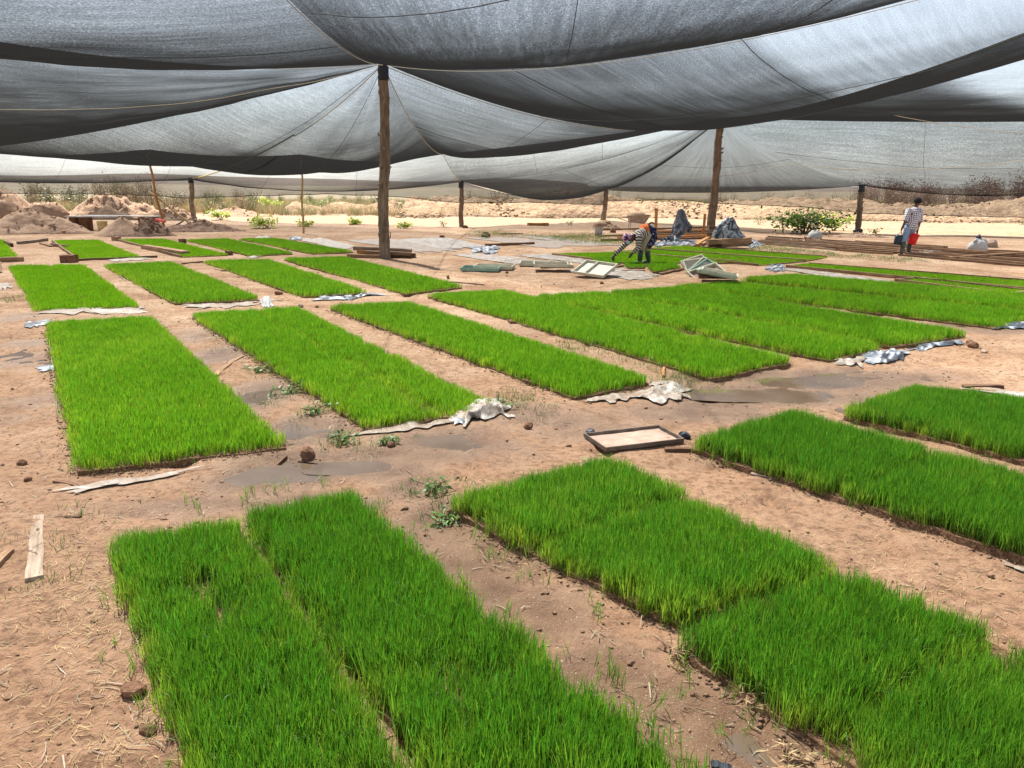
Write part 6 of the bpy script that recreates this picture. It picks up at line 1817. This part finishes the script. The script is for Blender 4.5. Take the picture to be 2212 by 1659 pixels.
bucket('faded yellow bucket under the board table', 'bucket', base(225, 499) + Vector((0, -.1, 0)), .16, .20, .40, M['yellow_plastic'], 0, base(225, 499) + Vector((0, -.36, .25)), 'bucket')
plank_at((337, 476), (356, 481), 31.5, 31.0, .10, .08, M['red_plastic'], 'short red stick end behind the slanted pole', cat='stick', name='stick')

# ================================================================== clods and stones
def stone(px, r, mat, label, seed, name='clod', cat='clod', sc=(1, .85, .7), lift=.35):
    rng = random.Random(seed); bm = bmesh.new(); bmesh.ops.create_icosphere(bm, subdivisions=2, radius=1)
    for v_ in bm.verts:
        k = 1 + .42 * (float(vnoise(v_.co.x * 1.6 + seed, v_.co.y * 1.6 + v_.co.z * 1.3, seed)) - .5) + .25 * (float(vnoise(v_.co.x * 4 + seed, v_.co.z * 4 - v_.co.y * 3, seed + 1)) - .5)
        v_.co = Vector((v_.co.x * sc[0], v_.co.y * sc[1], v_.co.z * sc[2])) * k * r
    me = bpy.data.meshes.new(name); bm.to_mesh(me); bm.free(); me.materials.append(mat)
    o = link(name, me); p = base(*px); o.location = p + Vector((0, 0, r * lift)); o.rotation_euler = (rng.uniform(-.2, .2), rng.uniform(-.2, .2), rng.uniform(0, 6))
    return tag(o, label, cat)
CL, ST = M['clod'], M['stone']
for px, r, mt, lab, nm in [((665, 986), .062, CL, 'dark upright clod standing in the puddle left of centre', 'clod'), ((650, 664), .055, ST, 'brown stone on the path above the centre double bed, upper one', 'stone'), ((684, 664), .035, CL, 'small clod beside the brown stone on the second path', 'clod'),
      ((603, 636), .07, CL, 'brown clod between two second row beds', 'clod'), ((290, 1500), .05, CL, 'dark red brown clod at lower left beside the tall bed', 'clod'), ((320, 1580), .035, CL, 'small dark clod below the red brown one at lower left', 'clod'),
      ((48, 1002), .035, CL, 'rust coloured leaf like clod near the left edge', 'clod'), ((60, 1037), .028, CL, 'small dark clod near the left edge under the rust one', 'clod'), ((2100, 750), .085, CL, 'lone brown clod on the dry ground at right', 'clod'),
      ((2126, 762), .04, ST, 'pale flat pebble near the lone brown clod', 'stone'), ((845, 964), .04, CL, 'dark clod in the mud before the double bed', 'clod'), ((1140, 925), .05, CL, 'brown clod under the crumpled white sheet', 'clod'),
      ((1095, 590), .05, CL, 'clod right of the cream tray, among bare ground', 'clod'), ((1300, 612), .05, CL, 'small brown clod behind the long beds in the middle', 'clod'), ((1048, 511), .20, CL, 'dark rounded clod by the green patch far in the middle', 'clod'),
      ((955, 513), .10, CL, 'small dark clod right of the big post near the sheets', 'clod'), ((1005, 492), .14, CL, 'dark clump at the foot of the short middle post', 'clod'), ((438, 498), .28, ST, 'grey brown boulder in front of the dark clod heap', 'stone'),
      ((2136, 533), .30, ST, 'brown boulder right of the tied grey sack', 'stone'), ((370, 499), .14, ST, 'small stone left of the boulder by the heap', 'stone'), ((180, 503), .12, CL, 'dark clod in front of the board table', 'clod'), ((105, 497), .16, ST, 'flat stone on the rough soil heap', 'stone'),
      ((1853, 503), .22, M['black_plastic'], 'black plastic bag wrapped round the foot of the short right post', 'plastic_wrap'), ((1990, 590), .05, CL, 'small clod on the open ground below the walking man', 'clod'), ((1275, 935), .04, M['black_plastic'], 'small black scrap at the left of the dark tray', 'plastic_scrap'),
      ((1478, 945), .05, M['black_plastic'], 'black crumpled scrap at the right corner of the dark tray', 'plastic_scrap'), ((690, 632), .05, CL, 'dark clod at the end of the dark grey plastic', 'clod'), ((1945, 545), .14, CL, 'brown lump on the battens under the left boot of the walking man', 'clod')]:
    stone(px, r, mt, lab, int(px[0] * 7 + px[1]) % 500, nm, {'clod': 'clod', 'stone': 'stone', 'plastic_wrap': 'plastic wrap', 'plastic_scrap': 'scrap'}[nm], (1, .85, .95) if 'upright' in lab else (1, .85, .65))
# ---- crumbs of soil, straw and husks lying everywhere
rng = np.random.default_rng(21)
def in_bed(X, Y):
    hit = np.zeros(len(X), bool)
    for Q in BEDQ.values():
        s = np.ones(len(X), bool); c = sum(Q, Vector()) / 4
        for i in range(4):
            a, b = Q[i], Q[(i + 1) % 4]
            cr = (b.x - a.x) * (Y - a.y) - (b.y - a.y) * (X - a.x)
            c0 = (b.x - a.x) * (c.y - a.y) - (b.y - a.y) * (c.x - a.x)
            s &= cr * np.sign(c0) > 0
        hit |= s
    return hit
def spread(n, Ymax, pw):
    Y = 1.9 + (Ymax - 1.9) * rng.random(n) ** pw
    X = (rng.random(n) - .5) * 2 * (Y * .72 + .4)
    k = ~in_bed(X, Y)
    return X[k], Y[k]
X, Y = spread(12000, 13, 1.25)
k = fbm(X * .9, Y * .9, 61, 3) + rng.normal(0, .3, len(X)) > -.05; X, Y = X[k], Y[k]
sz = np.abs(rng.normal(0, 1, len(X))) ** 1.5 * .0035 + .002
crumbs('soil_crumbs', np.stack([X, Y, gz(X, Y) + sz * .2], 1), np.minimum(sz, .012), M['crumb'], 2)
X, Y = spread(2600, 34, .9)
sz = np.abs(rng.normal(0, 1, len(X))) ** 1.5 * .007 + .005
crumbs('soil_crumbs', np.stack([X, Y, gz(X, Y) + sz * .2], 1), np.minimum(sz, .02), M['crumb'], 6)
def litter(name, X, Y, Lm, wm, mat, seed):
    r2 = np.random.default_rng(seed); n = len(X)
    th = r2.uniform(0, 2 * PI, n); L = r2.uniform(.4, 1.3, n) * Lm; w = r2.uniform(.6, 1.3, n) * wm
    z = gz(X, Y) + .004
    d = np.stack([np.cos(th), np.sin(th), r2.normal(0, .12, n)], 1); s = np.stack([-np.sin(th), np.cos(th), np.zeros(n)], 1)
    c = np.stack([X, Y, z + np.abs(d[:, 2]) * L * .5], 1)
    bend = np.stack([r2.normal(0, .12, n), r2.normal(0, .12, n), r2.uniform(.0, .06, n)], 1)
    a = c - d * L[:, None] / 2; m_ = c + bend * L[:, None]; b = c + d * L[:, None] / 2
    P = np.stack([a - s * w[:, None] / 2, a + s * w[:, None] / 2, m_ - s * w[:, None] / 2, m_ + s * w[:, None] / 2, b - s * w[:, None] / 3, b + s * w[:, None] / 3], 1)
    F = (np.array([[0, 1, 3, 2], [2, 3, 5, 4]])[None] + (np.arange(n) * 6)[:, None, None]).reshape(-1, 4)
    u = np.repeat(np.stack([r2.random(n), r2.random(n), r2.random(n)], 1)[:, None], 6, 1)
    me = mesh(name, P.reshape(-1, 3), F, mat, False, {'luv': ('FLOAT_VECTOR', u.reshape(-1, 3))})
    o = link(name, me); tag(o, kind='stuff')
X, Y = spread(5200, 9, 1.15)
k = fbm(X * 1.1 + 4, Y * 1.1, 71, 3) + .35 * sstep(-.6, -2.2, X) * (Y < 5) + rng.normal(0, .18, len(X)) > .12; X, Y = X[k], Y[k]
litter('straw', X, Y, .04, .0024, M['straw'], 3)
X, Y = spread(2600, 11, 1.1)
litter('twigs', X, Y, .075, .005, M['dry_leaf'], 4)
sx, sy_ = [], []
for x, y, n_, r in [(180, 1190, 260, .22), (250, 1260, 240, .16), (200, 1320, 200, .2), (120, 1270, 140, .2), (60, 1300, 120, .2), (240, 1350, 120, .14), (330, 1600, 140, .12), (100, 1620, 160, .18), (220, 1560, 120, .16), (1900, 1200, 120, .25), (2050, 1290, 200, .25), (1700, 1120, 100, .2), (1180, 1190, 140, .12), (1090, 1150, 120, .12), (1520, 830, 160, .35), (1470, 815, 160, .3), (2150, 790, 160, .5)]:
    p = G(x, y); sx += list(p.x + rng.normal(0, r, n_)); sy_ += list(p.y + rng.normal(0, r * 1.3, n_))
litter('straw', np.array(sx), np.array(sy_), .042, .0022, M['straw'], 5)
# hairline ridges of soil along the near beds
rx_, ry_ = [], []
for key in ('front_a', 'front_c', 'front_d', 'front_e', 'big_a', 'big_b', 'big_c', 'front_b'):
    Q = BEDQ[key]
    for i in (1, 3, 2, 0):
        a, b = Q[i], Q[(i + 1) % 4]; L = (b - a).length
        n_ = int(L * 130); s = rng.random(n_)
        c = sum(Q, Vector()) / 4; d = (b - a).normalized(); nr = Vector((d.y, -d.x, 0))
        if (a + nr - c).length < (a - c).length: nr = -nr
        off = np.abs(rng.normal(.02, .05, n_))
        rx_ += list(a.x + (b.x - a.x) * s + nr.x * off); ry_ += list(a.y + (b.y - a.y) * s + nr.y * off)
X, Y = np.array(rx_), np.array(ry_)
sz = np.abs(rng.normal(0, 1, len(X))) ** 1.2 * .0045 + .003
crumbs('soil_crumbs', np.stack([X, Y, gz(X, Y) + sz * .3], 1), np.minimum(sz, .018), M['crumb'], 9)

hx, hy, hz, hs = [], [], [], []
for o in list(scene.objects):
    if o.name.split('.')[0] in ('soil_heap', 'sand_heap'):
        vs = [o.location + v.co for v in o.data.vertices]
        for k in range(90 if o.name.startswith('soil') else 30):
            v = vs[int(rng.integers(1, len(vs)))]
            hx.append(v.x + rng.normal(0, .06)); hy.append(v.y + rng.normal(0, .06)); hz.append(v.z + .005); hs.append(min(.10, abs(rng.normal(0, 1)) * .03 + .015))
crumbs('soil_crumbs', np.stack([hx, hy, hz], 1), np.array(hs), M['sand'], 12)
